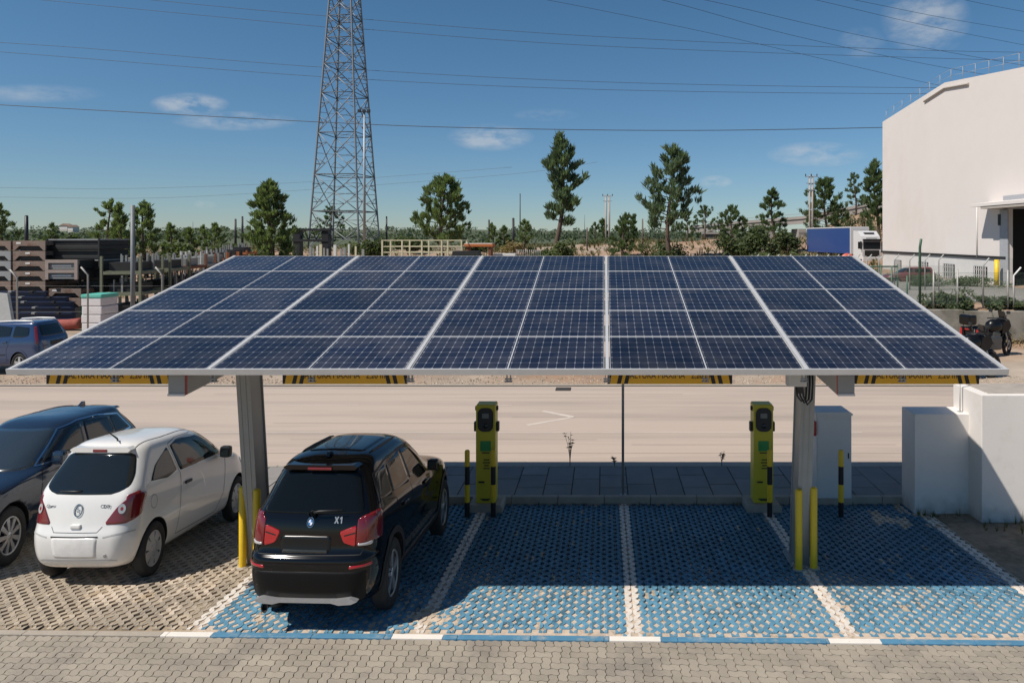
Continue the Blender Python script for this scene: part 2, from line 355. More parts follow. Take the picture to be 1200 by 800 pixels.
# grid pavers of the bays: every block has its holes and joints cut through to the fill below
P2 = .2122 / 2; DY = .195; X0 = .42
LINES = [.42, .42 - 14 * .2122, .42 + 14 * .2122, .42 + 29 * .2122, .42 - 29.5 * .2122 + P2]
g = MB()
a, hb, th = .050, .066, .05
for i in range(-140, 88):
    xc = X0 + i * P2; gap = .0055 if i % 2 == 0 else .0004
    ny = 30
    for j in range(-1, ny):
        yc = 9.34 + (j + (.5 if i % 2 else 0)) * DY
        y0 = kf(xc) + .07
        if yc - DY / 2 < y0 or yc + DY / 2 > KB + .02: continue
        if xc > 6.75 and yc > 10.9 + 1.2 * noise.noise((xc, yc * 1.3, 2)) : continue
        for s in (-1, 1):
            xm = xc + s * P2 * .5
            isblue = LINES[4] < xm < LINES[3]
            line = min(abs(xm - l) for l in LINES)
            n1 = noise.noise((xm * .9, yc * .9, 11)); n2 = noise.noise((xm * 3.1, yc * 3.1, 4)); n3 = noise.noise((xm * .55, yc * .8, 21))
            if line < P2: mi = 1
            elif isblue: mi = 0
            else: mi = 2
            drift = n1 * .55 + n2 * .35
            drift += .75 * math.exp(-((xm + 2.45) / .55) ** 2 - ((yc - 9.75) / .5) ** 2)
            drift += .20 * math.exp(-((xm - 3.5) / .6) ** 2 - ((yc - 10.0) / .9) ** 2)
            drift += .50 * math.exp(-((xm + 6.7) / 1.2) ** 2 - ((yc - 10.7) / .8) ** 2) + .3 * math.exp(-((xm + 5.6) / .6) ** 2 - ((yc - 11.0) / .8) ** 2)
            drift += .42 * sm(11.5, 13.2, yc) * sm(3.9, 5.6, xm)
            drift += .34 * math.exp(-((xm - 2.2) / .8) ** 2 - ((yc - 13.0) / .8) ** 2)
            if drift > (.50 if mi != 2 else .33): mi = 3
            elif mi == 1 and drift > .42 and random.random() < .6: mi = 2
            elif mi == 0 and (random.random() < .006 + .02 * max(0, n3) + .05 * (xm > 3.4) * max(0, n1 + .2)): mi = 2
            if mi == 0 and random.random() > sm(9.3, 12.2, yc + .9 * noise.noise((xm * .6, yc * .6, 31))): mi = 4  # lit blue thins out toward the back, painting in the canopy shade
            jz = random.uniform(-.003, .003)
            pts = [(P2 * .5 + P2 * .5, -DY / 2), (gap, -DY / 2), (gap, -hb), (.020, -hb * .58), (a, 0), (.020, hb * .58), (gap, hb), (gap, DY / 2), (P2, DY / 2)]
            pts[0] = (P2 * .5, -DY / 2); pts[-1] = (P2 * .5, DY / 2); ed = P2 * .5
            # the outer edge of each half meets the neighbouring column
            pts = [(s * p, q) for p, q in pts]
            top = [(xc + p, yc + q, PZ(yc + q) + jz) for p, q in pts]; n = len(top)
            bot = [(p, q, r - th) for p, q, r in top]
            g.add(top + bot, [tuple(range(n))] + [(k, (k + 1) % n, (k + 1) % n + n, k + n) for k in range(n - 1)], mi)
tag(g.build('grid_paving', [blue_shaded, white_m, conc_m, sandpatch_m, blue_lit]), kind='structure')
# fill under the grid: pale sand in the blue bays, brown soil elsewhere
def sheet(name, x0, x1, y0, y1, dz, m, res=.35, amp=0, zf=PZ, yfront=None):
    s = MB(); nx_ = int((x1 - x0) / res) + 1; ny_ = int((y1 - y0) / res) + 1
    vs = []
    for j in range(ny_ + 1):
        for i in range(nx_ + 1):
            xx = x0 + (x1 - x0) * i / nx_; ya = yfront(xx) if yfront else y0; yy = ya + (y1 - ya) * j / ny_
            vs.append((xx, yy, zf(yy) + (dz(xx, yy) if callable(dz) else dz) + amp * noise.noise((xx * 2.3, yy * 2.3, 7))))
    s.add(vs, [(j * (nx_ + 1) + i, j * (nx_ + 1) + i + 1, (j + 1) * (nx_ + 1) + i + 1, (j + 1) * (nx_ + 1) + i) for j in range(ny_) for i in range(nx_)], smooth=True)
    return s.build(name, m)
tag(sheet('sand_bed', LINES[4], LINES[3] + .1, 9, KB, lambda xx, yy: -.011 - .034 * sm(10.2, 12.0, yy + 1.3 * noise.noise((xx * .7, yy * .7, 3))), soil_m, .12, .014, yfront=lambda x: kf(x) + .02), kind='structure')
tag(sheet('soil_bed', -16, LINES[4] - .002, 9, KB, -.020, dsoil_m, .12, .024, yfront=lambda x: kf(x) + .02), kind='structure')
dirt_m = M('dry_dirt', (.27, .205, .14), .95, var=.3, scale=5, c2=(.16, .125, .08), c2amt=.45, c2scale=1.6, bump=.6, bscale=18)
tag(sheet('dirt_ground', LINES[3] + .102, 24, 9, 16.6, -.012, dirt_m, .2, .03, yfront=lambda x: kf(x) + .02), kind='structure')
# flush kerb, painted blue with white ends at the bay lines
g = MB(); xx = -16.0; cuts = sorted([-16 + i for i in range(36)] + [l + d for l in LINES for d in (-.35, .35)])
for x0, x1 in zip(cuts[:-1], cuts[1:]):
    if x1 - x0 < .02: continue
    xm = (x0 + x1) / 2; ln = min(abs(xm - l) for l in LINES)
    mi = 1 if ln < .35 else 0 if LINES[4] < xm < LINES[3] + 4 else 2
    g.bbox((xm, kf(xm) + .012, -.045), (x1 - x0 - .004, .105, .1), .008, math.atan(-.0175), mi)
kerb_b = M('blue_kerb_paint', (.07, .20, .31), .7, var=.2, scale=3, c2=(.24, .29, .31), c2amt=.3, c2scale=5)
kerb_w = M('white_kerb_paint', (.72, .67, .60), .65, var=.06, scale=3, c2=(.5, .43, .35), c2amt=.1, c2scale=6)
tag(g.build('flush_kerb', [kerb_b, kerb_w, kerb_m]), kind='structure')
# the lane in front: interlocking wavy pavers laid in herringbone
A = .118; g = MB()
def warp(p, q): return (p * A + .010 * math.sin(2 * math.pi * q), q * A + .010 * math.sin(2 * math.pi * p))
rot = Matrix.Rotation(math.atan(-.0175), 3, 'Z')
for i in range(-100, 110):
    for j in range(1, 46):
        k = (i + j) % 4
        if k == 0: w, h_ = 2, 1
        elif k == 3: w, h_ = 1, 2
        else: continue
        e = .042; pts = []
        def seg(p0, p1, n):
            for q in range(n): pts.append((p0[0] + (p1[0] - p0[0]) * q / n, p0[1] + (p1[1] - p0[1]) * q / n))
        c0, c1, c2_, c3 = (i + e, -j + e), (i + w - e, -j + e), (i + w - e, -j + h_ - e), (i + e, -j + h_ - e)
        seg(c0, c1, 6 * w); seg(c1, c2_, 6 * h_); seg(c2_, c3, 6 * w); seg(c3, c0, 6 * h_)
        dz = random.uniform(-.0015, .0015); tx, ty = random.uniform(-.006, .006), random.uniform(-.006, .006)
        top = []
        for p, q in pts:
            X, Y = warp(p, min(q, 0)); v = rot @ Vector((X, Y, 0)); v.x += -1.5; v.y += 9.24
            top.append((v.x, v.y, -.004 + dz + tx * (p - i) * A + ty * (q + j) * A))
        n = len(top); bot = [(p, q, r - .03) for p, q, r in top]
        g.add(top + bot, [tuple(range(n))] + [(t_, (t_ + 1) % n, (t_ + 1) % n + n, t_ + n) for t_ in range(n)])
tag(g.build('paved_lane', paver_m), kind='structure')
g = MB(); g.add([(-30, 2, -.022), (30, 2, -.022), (30, kf(30) - .02, -.022), (-30, kf(-30) - .02, -.022)], [(0, 1, 2, 3)])
tag(g.build('lane_bed', joint_m), kind='structure')

# small weeds in the paving holes and at wall feet
def tuft(mb, x, y, z, h, n, spread, w=.01):
    for k in range(n):
        t_ = random.random() * 6.28; r = random.random() * spread; hh = h * random.uniform(.5, 1)
        bx, by = x + r * .3 * math.cos(t_), y + r * .3 * math.sin(t_); ex, ey = x + r * math.cos(t_), y + r * math.sin(t_)
        c, s = math.cos(t_ + 1.57) * w, math.sin(t_ + 1.57) * w
        mb.add([(bx - c, by - s, z), (bx + c, by + s, z), (ex, ey, z + hh)], [(0, 1, 2)])
g = MB()
for i in range(150):
    xx = random.uniform(-5, 6.4); yy = 9.42 + abs(random.gauss(0, .45))
    tuft(g, xx, yy, PZ(yy) - .03, random.uniform(.02, .06), 7, .045, .006)
for i in range(90):
    xx = random.uniform(6.4, 10); yy = random.choice([13.6, 13.4, 12.6, 12.0]) - abs(random.gauss(0, .15)) if xx > 7.4 else 14.1 - abs(random.gauss(0, .12))
    tuft(g, xx, yy, PZ(yy) - .02, random.uniform(.05, .3), 8, .08, .006)
for i in range(22):
    xx = random.uniform(-8, 6); yy = random.uniform(8.4, 9.15); tuft(g, xx, yy, -.012, random.uniform(.01, .03), 6, .04, .006)
for i in range(60):
    xx = random.uniform(-5, 6); tuft(g, xx, KB - .03, PZ(KB) - .02, random.uniform(.03, .12), 6, .07, .005)
tag(g.build('weeds', leaf('weed_leaves', (.10, .105, .04))), kind='stuff')
def stem_weed(x, y, z, h, lab):
    t_ = thing('dry_weed', lab, 'weed', (x, y, z), 0, 'dry weeds at the paving edge'); mb = MB()
    for k in range(5):
        a_ = random.uniform(-.35, .35); b_ = random.uniform(-.3, .3); hh = h * random.uniform(.55, 1)
        pts = [(a_ * q * hh * .6 * q, b_ * q * q * hh * .4, hh * q) for q in (0, .35, .7, 1)]
        mb.tube(pts, [.008, .006, .005, .003], 4)
        for q in range(7):
            f = random.uniform(.5, 1.05); mb.add([(a_ * hh * .6 * f * f, b_ * hh * .4 * f * f, hh * f), (a_ * hh * .6 * f * f + random.uniform(-.09, .09), b_ * hh * .4 * f + random.uniform(-.05, .05), hh * f + random.uniform(0, .07)), (a_ * hh * .6 * f * f + .015, b_ * hh * .4 * f * f, hh * f + .03)], [(0, 1, 2)])
    mb.build('stems', M('dry_stem', (.17, .13, .08), .8), t_)
stem_weed(px(668, 16.7), 16.72, -.15, .95, 'tallest spindly dry weed at the road edge between the two chargers')
stem_weed(px(720, 16.7), 16.72, -.15, .22, 'short spindly dry weed at the road edge near the thin steel pole')
stem_weed(px(846, 16.7), 16.72, -.15, .42, 'thin dry weed at the road edge left of the charger nearest the white cabinet')

# ------------------------------------------------------------------ solar canopy
def attach(o, root):
    o.parent = root
    o.matrix_parent_inverse = (Matrix.Translation(root.location) @ Matrix.Rotation(root.rotation_euler.z, 4, 'Z')).inverted()
    return o
canopy = thing('solar_canopy', 'large grey steel carport roofed with fifty dark blue solar panels', 'solar canopy', (-1.3, 11.85, -.13))
CX0, CX1, CY0, CY1, CZ0, CZ1 = -8.10, 5.47, 9.30, 14.98, 3.636, 5.02
SL = (CZ1 - CZ0) / (CY1 - CY0); ang = math.atan(SL); SLEN = math.hypot(CY1 - CY0, CZ1 - CZ0)
cell = bpy.data.materials.new('solar_cells'); cell.use_nodes = True; t = cell.node_tree; b = t.nodes['Principled BSDF']
uvn = node(t, 'ShaderNodeTexCoord'); su = node(t, 'ShaderNodeSeparateXYZ'); t.links.new(uvn.outputs['Object'], su.inputs[0])
def mt(op, *a):
    n = node(t, 'ShaderNodeMath', operation=op)
    for i, v in enumerate(a):
        if isinstance(v, (int, float)): n.inputs[i].default_value = v
        else: t.links.new(v, n.inputs[i])
    return n.outputs[0]
PW, PL = 1.318, 1.155
gu = mt('MULTIPLY', mt('ADD', su.outputs['X'], PW / 2 - .03), 10 / (PW - .06)); gv = mt('MULTIPLY', mt('ADD', su.outputs['Y'], PL / 2 - .03), 6 / (PL - .06))
du = mt('ABSOLUTE', mt('SUBTRACT', mt('FRACT', mt('ADD', gu, .5)), .5)); dv = mt('ABSOLUTE', mt('SUBTRACT', mt('FRACT', mt('ADD', gv, .5)), .5))
ln = mt('MAXIMUM', mt('LESS_THAN', du, .030), mt('LESS_THAN', dv, .022))
dia = mt('LESS_THAN', mt('ADD', du, dv), .125)
bus = mt('LESS_THAN', mt('ABSOLUTE', mt('SUBTRACT', mt('FRACT', mt('MULTIPLY', gv, 3)), .5)), .035)
nz_ = node(t, 'ShaderNodeTexWhiteNoise', noise_dimensions='3D'); cmb = node(t, 'ShaderNodeCombineXYZ')
t.links.new(mt('FLOOR', gu), cmb.inputs[0]); t.links.new(mt('FLOOR', gv), cmb.inputs[1]); oi = node(t, 'ShaderNodeObjectInfo'); t.links.new(oi.outputs['Random'], cmb.inputs[2]); t.links.new(cmb.outputs[0], nz_.inputs[0])
cv = node(t, 'ShaderNodeMix', data_type='RGBA'); cv.inputs[6].default_value = (.006, .0085, .020, 1); cv.inputs[7].default_value = (.010, .013, .028, 1); t.links.new(nz_.outputs[0], cv.inputs[0])
c1 = node(t, 'ShaderNodeMix', data_type='RGBA'); t.links.new(mt('MULTIPLY', bus, .12), c1.inputs[0]); t.links.new(cv.outputs[2], c1.inputs[6]); c1.inputs[7].default_value = (.22, .23, .26, 1)
c2m = node(t, 'ShaderNodeMix', data_type='RGBA'); t.links.new(mt('MINIMUM', mt('ADD', mt('MULTIPLY', ln, .24), mt('MULTIPLY', dia, .36)), .85), c2m.inputs[0]); t.links.new(c1.outputs[2], c2m.inputs[6]); c2m.inputs[7].default_value = (.36, .38, .42, 1)
dn = node(t, 'ShaderNodeTexNoise'); dn.inputs['Scale'].default_value = 2.2; dn.inputs['Detail'].default_value = 6
gm = node(t, 'ShaderNodeNewGeometry'); t.links.new(gm.outputs['Position'], dn.inputs['Vector'])
dust = node(t, 'ShaderNodeMix', data_type='RGBA'); t.links.new(mt('MULTIPLY', mt('MAXIMUM', mt('SUBTRACT', dn.outputs['Fac'], .42), 0), .28), dust.inputs[0]); t.links.new(c2m.outputs[2], dust.inputs[6]); dust.inputs[7].default_value = (.30, .27, .24, 1)
pr_ = node(t, 'ShaderNodeMapRange'); pr_.inputs[3].default_value = .7; pr_.inputs[4].default_value = 1.3; t.links.new(oi.outputs['Random'], pr_.inputs[0])
pm_ = node(t, 'ShaderNodeMix', data_type='RGBA', blend_type='MULTIPLY'); pm_.inputs[0].default_value = 1; t.links.new(dust.outputs[2], pm_.inputs[6]); t.links.new(pr_.outputs[0], pm_.inputs[7]); t.links.new(pm_.outputs[2], b.inputs['Base Color'])
rr = node(t, 'ShaderNodeMapRange'); rr.inputs[3].default_value = .10; rr.inputs[4].default_value = .26; t.links.new(dn.outputs['Fac'], rr.inputs[0]); t.links.new(rr.outputs[0], b.inputs['Roughness'])
b.inputs['Specular IOR Level'].default_value = .38
back_m = M('panel_backsheet', (.5, .5, .5), .6)
pm = MB()
fr = .008
pm.box((0, -PL / 2 + fr / 2, 0), (PW, fr, .045)); pm.box((0, PL / 2 - fr / 2, 0), (PW, fr, .045))
pm.box((-PW / 2 + fr / 2, 0, 0), (fr, PL - 2 * fr, .045)); pm.box((PW / 2 - fr / 2, 0, 0), (fr, PL - 2 * fr, .045))
pm.add([(-PW / 2 + fr, -PL / 2 + fr, .017), (PW / 2 - fr, -PL / 2 + fr, .017), (PW / 2 - fr, PL / 2 - fr, .017), (-PW / 2 + fr, PL / 2 - fr, .017)], [(0, 1, 2, 3)], 1)
pm.add([(-PW / 2 + fr, -PL / 2 + fr, .002), (PW / 2 - fr, -PL / 2 + fr, .002), (PW / 2 - fr, PL / 2 - fr, .002), (-PW / 2 + fr, PL / 2 - fr, .002)], [(3, 2, 1, 0)], 2)
proto = pm.build('solar_panel', [alu, cell, back_m], recalc=False)
pairW = (CX1 - CX0) / 5; first = True
up = Vector((0, -math.sin(ang), math.cos(ang)))
for r in range(5):
    for c in range(10):
        o = proto if first else proto.copy()
        if not first: col.objects.link(o)
        first = False
        px_ = CX0 + (c // 2) * pairW + .037 + PW / 2 + (c % 2) * (PW + .0)
        s_ = (r + .5) * SLEN / 5
        o.location = (px_, CY0 + s_ * math.cos(ang), CZ0 + s_ * math.sin(ang)); o.rotation_euler = (ang + random.uniform(-.0015, .0015), random.uniform(-.001, .001), 0)
        attach(o, canopy)
def along(s_, dz=0): return (CY0 + s_ * math.cos(ang) - dz * math.sin(ang), CZ0 + s_ * math.sin(ang) + dz * math.cos(ang))
rotx = Matrix.Rotation(ang, 3, 'X')
for c in range(6):                                  # cover strips between the pairs of columns
    xm = CX0 + c * pairW; y_, z_ = along(SLEN / 2, .004)
    attach(MB().box((xm, y_, z_), (.046, SLEN, .05), mat=rotx).build('cover_strip', alu), canopy)
for r in range(1, 5):
    y_, z_ = along(r * SLEN / 5, .002); attach(MB().box(((CX0 + CX1) / 2, y_, z_), (CX1 - CX0, .013, .044), mat=rotx).build('joint_strip', alu), canopy)
y_, z_ = along(-.014, -.012); attach(MB().box(((CX0 + CX1) / 2, y_, z_), (CX1 - CX0 + .06, .024, .085), mat=rotx).build('edge_rail', alu), canopy)
def channel(mb, xa, xb, y, z, w, h, tk=.012):       # C-section running along x, tilted with the roof
    for (dy, dz, sy, sz) in ((0, h / 2 - tk / 2, w, tk), (0, -h / 2 + tk / 2, w, tk), (-w / 2 + tk / 2, 0, tk, h - 2 * tk - .002)):
        v = rotx @ Vector((0, dy, dz)); mb.box(((xa + xb) / 2, y + v.y, z + v.z), (xb - xa, sy, sz), mat=rotx)
PURL = [.5, 1.75, 3.0, 4.25, 5.4]
for k, s_ in enumerate(PURL):
    y_, z_ = along(s_, -.16); mb = MB(); x0_, x1_ = (-6.95, 5.10) if k else (-6.6, 5.0)
    channel(mb, -7.6 if k else -6.35, 5.2 if k else 3.75, y_, z_, .09, .24); attach(mb.build('purlin', steel_g), canopy)
for c in range(1, 10):                              # panel clamps hanging under the front edge
    xm = CX0 + .037 + (c // 2) * pairW + (c % 2) * PW - (.037 if c % 2 == 0 else 0); y_, z_ = along(.2, -.10)
    mb = MB(); mb.box((xm - .025, 9.42, 3.52), (.012, .05, .13)); mb.box((xm + .025, 9.42, 3.52), (.012, .05, .13)); mb.box((xm, 9.42, 3.462), (.1, .06, .012)); mb.tube([(xm - .05, 9.40, 3.50), (xm + .05, 9.40, 3.50)], .012, 6)
    attach(mb.build('clamp', galv), canopy)
POSTX = (-5.97, 3.38)
for xp in POSTX:
    pb, pt = Vector((xp, 11.85, -.14)), Vector((xp, 11.42, 3.75))
    mb = MB(); hw, d_ = .115, .40                   # H section: flanges face front and back, recessed web
    for (dx, dy, sx_, sy_) in ((0, -d_ / 2, 2 * hw, .022), (0, d_ / 2, 2 * hw, .022), (0, 0, .03, d_ - .026), (-.055, -d_ / 2 - .014, .012, .006), (.04, -d_ / 2 - .014, .012, .006)):
        vs_ = []
        for q in (pb, pt):
            for a_, b_ in ((-1, -1), (1, -1), (1, 1), (-1, 1)): vs_.append(q + Vector((dx + a_ * sx_ / 2, dy + b_ * sy_ / 2, 0)))
        mb.add(vs_, [(0, 1, 2, 3), (4, 5, 6, 7), (0, 1, 5, 4), (1, 2, 6, 5), (2, 3, 7, 6), (3, 0, 4, 7)])
    # stiffened side plates close the post into a box seen from the side
    for sx_ in (-1, 1):
        vs_ = [q + Vector((sx_ * (hw - .02), dy, 0)) for q in (pb, pt) for dy in (-d_ / 2 + .012, d_ / 2 - .012)]
        mb.add(vs_, [(0, 1, 3, 2)])
    po = attach(mb.build('post', steel_g), canopy)
    mb = MB(); mb.bbox((xp, 11.85, -.125), (.42, .6, .03), .006)
    for a_ in (-.16, .16):
        for b_ in (-.24, .24): mb.lathe([(0, .03), (.03, .03), (.03, .012), (.06, .012), (.06, 0)], (xp + a_, 11.85 + b_, -.11), 'z', 6)
    attach(mb.build('base_plate', galv), canopy)
    mb = MB()
    out = [(9.53, 3.24), (9.53, 3.52), (11.3, 3.86), (14.7, 4.70), (14.7, 4.50), (11.9, 3.44)]
    mb.prism(out, xp - .115, xp + .115, 'yz'); ao = attach(mb.build('arm', steel_g), canopy)
    s_ = 1 if xp < 0 else -1
    attach(MB().box((xp + s_ * .1165, 9.56, 3.385), (.006, .05, .28)).build('red_marker', redp), canopy)
    attach(MB().box((xp, 9.524, 3.252), (.24, .014, .03)).build('end_lip', alu), canopy)

# height signs on the front purlin
labs = ['yellow height limit sign furthest left, above the dark blue car', 'yellow height limit sign above the black car parked under the canopy',
        'yellow height limit sign directly above the thin steel pole', 'yellow height limit sign nearest the white walls']
for k, u in enumerate((128, 404.5, 785, 1074)):
    yS = 9.62; xS = px(u, yS); W = 146 * yS / F
    t_ = thing('height_sign', labs[k], 'sign', (xS, yS, 3.385), 0, 'height limit signs under the canopy edge')
    MB().bbox((0, 0, .13), (W, .018, .26), .004).build('board', sign_y, t_)
    f = -.0112
    for sgn in (-1, 1):
        mb = MB()
        for q in range(3):
            x0_ = sgn * (W / 2 - .03 - q * .10); w_ = .055
            if q == 0: poly = [(sgn * W / 2, .002), (sgn * W / 2, .258), (x0_ - .05 * sgn, .258), (x0_, .002)]
            else: poly = [(x0_, .002), (x0_ - sgn * w_, .002), (x0_ - sgn * w_ - .06 * sgn, .258), (x0_ - .06 * sgn, .258)]
            mb.add([(p, f, q_) for p, q_ in poly], [tuple(range(4))])
        mb.build('hazard_stripes', sign_k, t_)
    m4 = Matrix.Translation((0, -.0115, .118)) @ Matrix.Rotation(R(90), 4, 'X')
    text_obj('lettering', 'ALTURA MÁXIMA   2,20 m', .118, sign_k, t_, m4, .84)

# junction box with cables under the canopy by the right post
t_ = thing('junction_box', 'pale junction box with looping black cables high beside the right canopy post', 'junction box', (3.12, 11.1, 3.0))
MB().bbox((0, 0, .22), (.30, .2, .36), .015).build('casing', cab_m, t_)
mb = MB()
for q in range(3):
    dx = .0 + .05 * q
    mb.tube([(dx, 0, .05), (dx + .01, -.03, -.12), (dx + .07, -.05, -.20 - .03 * q), (dx + .15, -.02, -.18), (dx + .19, .06, .06), (dx + .2, .12, .3)], .016, 6)
mb.box((.06, 0, -.02), (.1, .08, .12))
mb.build('cable', blackp, t_)

# thin steel pole at the back kerb
t_ = thing('steel_pole', 'thin grey steel pole at the back kerb between the middle bays', 'pole', (px(730, 14.86), 14.86, -.15))
MB().tube([(0, 0, 0), (0, 0, 4.9)], .030, 10).build('shaft', steel_g, t_)
MB().lathe([(0, .07), (.012, .07), (.012, .03)], (0, 0, 0), 'z', 14).build('foot_plate', galv, t_)

# ------------------------------------------------------------------ chargers, bollards, cabinet, walls
scr_m = M('screen_glass', (.015, .017, .02), .12, var=.05); lcd = M('display_grey', (.16, .17, .17), .3, var=.1)
def charger(x, y, lab):
    t_ = thing('charging_station', lab, 'charger', (x, y, PZ(y)), 0, 'yellow charging stations')
    MB().prism([(-.36, -.03), (.36, -.03), (.36, .10), (.32, .17), (-.32, .17), (-.36, .10)], -.26, .30, 'xz').build('plinth', kerb_m, t_)
    w = .205; mb = MB(); mb.bbox((0, 0, 1.19), (2 * w, .34, 2.04), .022); mb.build('body', charger_y, t_)
    MB().bbox((0, 0, 2.217), (2 * w - .03, .31, .014), .005).build('top_cap', charger_y, t_)
    def rpoly(wx, z0, z1, r, n=6):
        pts = []
        for (cx, cz, a0) in ((wx - r, z1 - r, 0), (-wx + r, z1 - r, 90), (-wx + r, z0 + r, 180), (wx - r, z0 + r, 270)):
            for q in range(n + 1): pts.append((cx + r * math.cos(R(a0 + 90 * q / n)), cz + r * math.sin(R(a0 + 90 * q / n))))
        return pts
    bz = MB().prism(rpoly(.162, 1.67, 2.16, .12), -.196, -.168, 'xz').build('screen_bezel', blackp, t_)
    MB().prism(rpoly(.07, 1.95, 2.05, .012), -.201, -.197, 'xz').build('display', lcd, bz)
    MB().lathe([(-.206, .0), (-.206, .05), (-.196, .055)], (0, 0, 1.79), 'y', 18).build('card_reader', scr_m, bz)
    MB().prism(rpoly(.11, 1.26, 1.47, .012), -.178, -.169, 'xz').build('green_panel', greenp, t_)
    tx = M('charger_print', (.06, .055, .015), .6)
    mb = MB()
    for zz, wd in ((1.225, .16), (1.08, .12), (1.02, .15), (.96, .10), (.90, .13), (.26, .22), (.235, .14)): mb.box((0 if zz > 1.2 or zz < .5 else .02, -.1735, zz), (wd, .005, .024))
    mb.build('printed_lines', tx, t_)
    for sgn in (-1, 1):
        so = MB().bbox((sgn * (w + .03), -.02, 1.74), (.06, .12, .20), .02).build('socket', blackp, t_)
        MB().bbox((sgn * (w + .018), -.02, 2.12), (.04, .07, .09), .012).build('bracket', dark, t_)
    mb = MB(); mb.bbox((-.08, -.19, .62), (.12, .03, .03), .006); mb.build('lock', dark, t_)
charger(px(570, 14.35), 14.42, 'yellow charging station beside the black car, dark screen and green panel')
charger(px(893.5, 14.35), 14.42, 'yellow charging station nearest the white cabinet, dark screen and green panel')

def bollard_striped(x, y, lab):
    t_ = thing('striped_bollard', lab, 'bollard', (x, y, PZ(y)), 0, 'black and yellow bollards by the chargers')
    r = .052; bands = [(0, .30, sign_k), (.30, .66, yel), (.66, 1.03, sign_k), (1.03, 1.36, yel)]
    for q, (a_, b_, m_) in enumerate(bands):
        prof = [(a_, r), (b_, r)] if q < 3 else [(a_, r), (b_ - .03, r), (b_ - .008, r * .8), (b_, r * .4), (b_ + .002, 0)]
        MB().lathe(prof, (0, 0, 0), 'z', 16).build('yellow_band' if m_ is yel else 'black_band', m_, t_)
    for q, (x_, y_, z_) in enumerate(()): pass
yb = 13.93
for u, lab in ((547.5, 'black and yellow striped bollard left of the charger by the black car'), (578, 'black and yellow striped bollard at the right foot of the charger by the black car'),
               (902, 'black and yellow striped bollard at the foot of the charger nearest the white cabinet'), (985.5, 'black and yellow striped bollard in front of the white cabinet')):
    bollard_striped(px(u, yb), yb, lab)
def bollard_plain(x, y, h, lab):
    t_ = thing('yellow_bollard', lab, 'bollard', (x, y, PZ(y)), 0, 'plain yellow bollards at the canopy posts')
    MB().lathe([(-.02, .06), (h - .02, .06), (h, .045), (h + .004, 0)], (0, 0, 0), 'z', 18).build('tube', yel, t_)
    MB().lathe([(-.01, .10), (.012, .10), (.014, .06)], (0, 0, 0), 'z', 18).build('collar', kerb_m, t_)
bollard_plain(px(284.5, 11.55), 11.55, 1.36, 'plain yellow bollard nearest the white hatchback, in front of the left canopy post')
bollard_plain(px(301, 11.46), 11.46, 1.34, 'plain yellow bollard between the left canopy post and the black car')
bollard_plain(px(936, 11.45), 11.45, 1.34, 'plain yellow bollard in front of the right canopy post')
bollard_plain(px(953.5, 11.5), 11.5, 1.36, 'plain yellow bollard just right of the right canopy post')

t_ = thing('utility_cabinet', 'plain white utility cabinet behind the right canopy post', 'cabinet', ((4.57 + 5.32) / 2, 14.95, -.29))
W = 5.32 - 4.57
MB().bbox((0, 0, .05), (W + .02, .56, .16), .008).build('plinth', kerb_m, t_)
MB().bbox((0, 0, 1.02), (W, .54, 1.78), .012).build('casing', cab_m, t_)
mb = MB(); mb.prism([(-W / 2 - .02, 1.912), (W / 2 + .02, 1.912), (W / 2 + .02, 1.95), (W / 2 - .03, 1.985), (-W / 2 + .03, 1.985), (-W / 2 - .02, 1.95)], -.29, .29, 'xz'); mb.build('roof', cab_m, t_)
d_ = MB().bbox((.0, -.272, 1.03), (W - .05, .012, 1.66), .004).build('door', cab_m, t_)
MB().bbox((W / 2 - .07, -.283, 1.05), (.025, .02, .12), .005).build('handle', dark, d_)
t_ = thing('alarm_box', 'small red box mounted on the left side of the white cabinet', 'alarm box', (4.46, 14.66, 1.22))
MB().bbox((0, 0, .14), (.15, .16, .30), .012).build('casing', redp, t_); MB().bbox((0, -.083, .14), (.09, .008, .16), .003).build('front_plate', M('alarm_plate', (.45, .06, .05), .4), t_)

# white walls at the right
t_ = thing('white_wall', 'low white rendered wall block, wholly in the canopy shade beside the cabinet', 'wall', (6.99, 14.42, -.3))
MB().bbox((0, 0, 1.04), (1.14, .62, 2.12), .012).build('rendered_block', wallp, t_)
t_ = thing('white_wall', 'tall white rendered wall at the right edge, crossed by a slanting shadow', 'wall', (10.04, 14.19, -.3))
mb = MB(); mb.bbox((0, 0, 1.28), (5.0, 1.12, 2.64), .014); mb.build('rendered_block', wallp, t_)
MB().bbox((-.0, .03, 2.603), (4.6, .9, .02), .006).build('cap_slab', M('wall_cap', (.33, .29, .25), .9, var=.2, scale=3), t_)
t_ = thing('fence_post', 'thin white post standing on the white wall, under the canopy corner', 'post', (px(1125, 14.3), 14.3, 1.8))
MB().tube([(0, 0, -.02), (0, 0, 1.05)], .014, 8).build('shaft', cab_m, t_); MB().bbox((0, 0, .0), (.09, .09, .02), .004).build('foot', galv, t_)

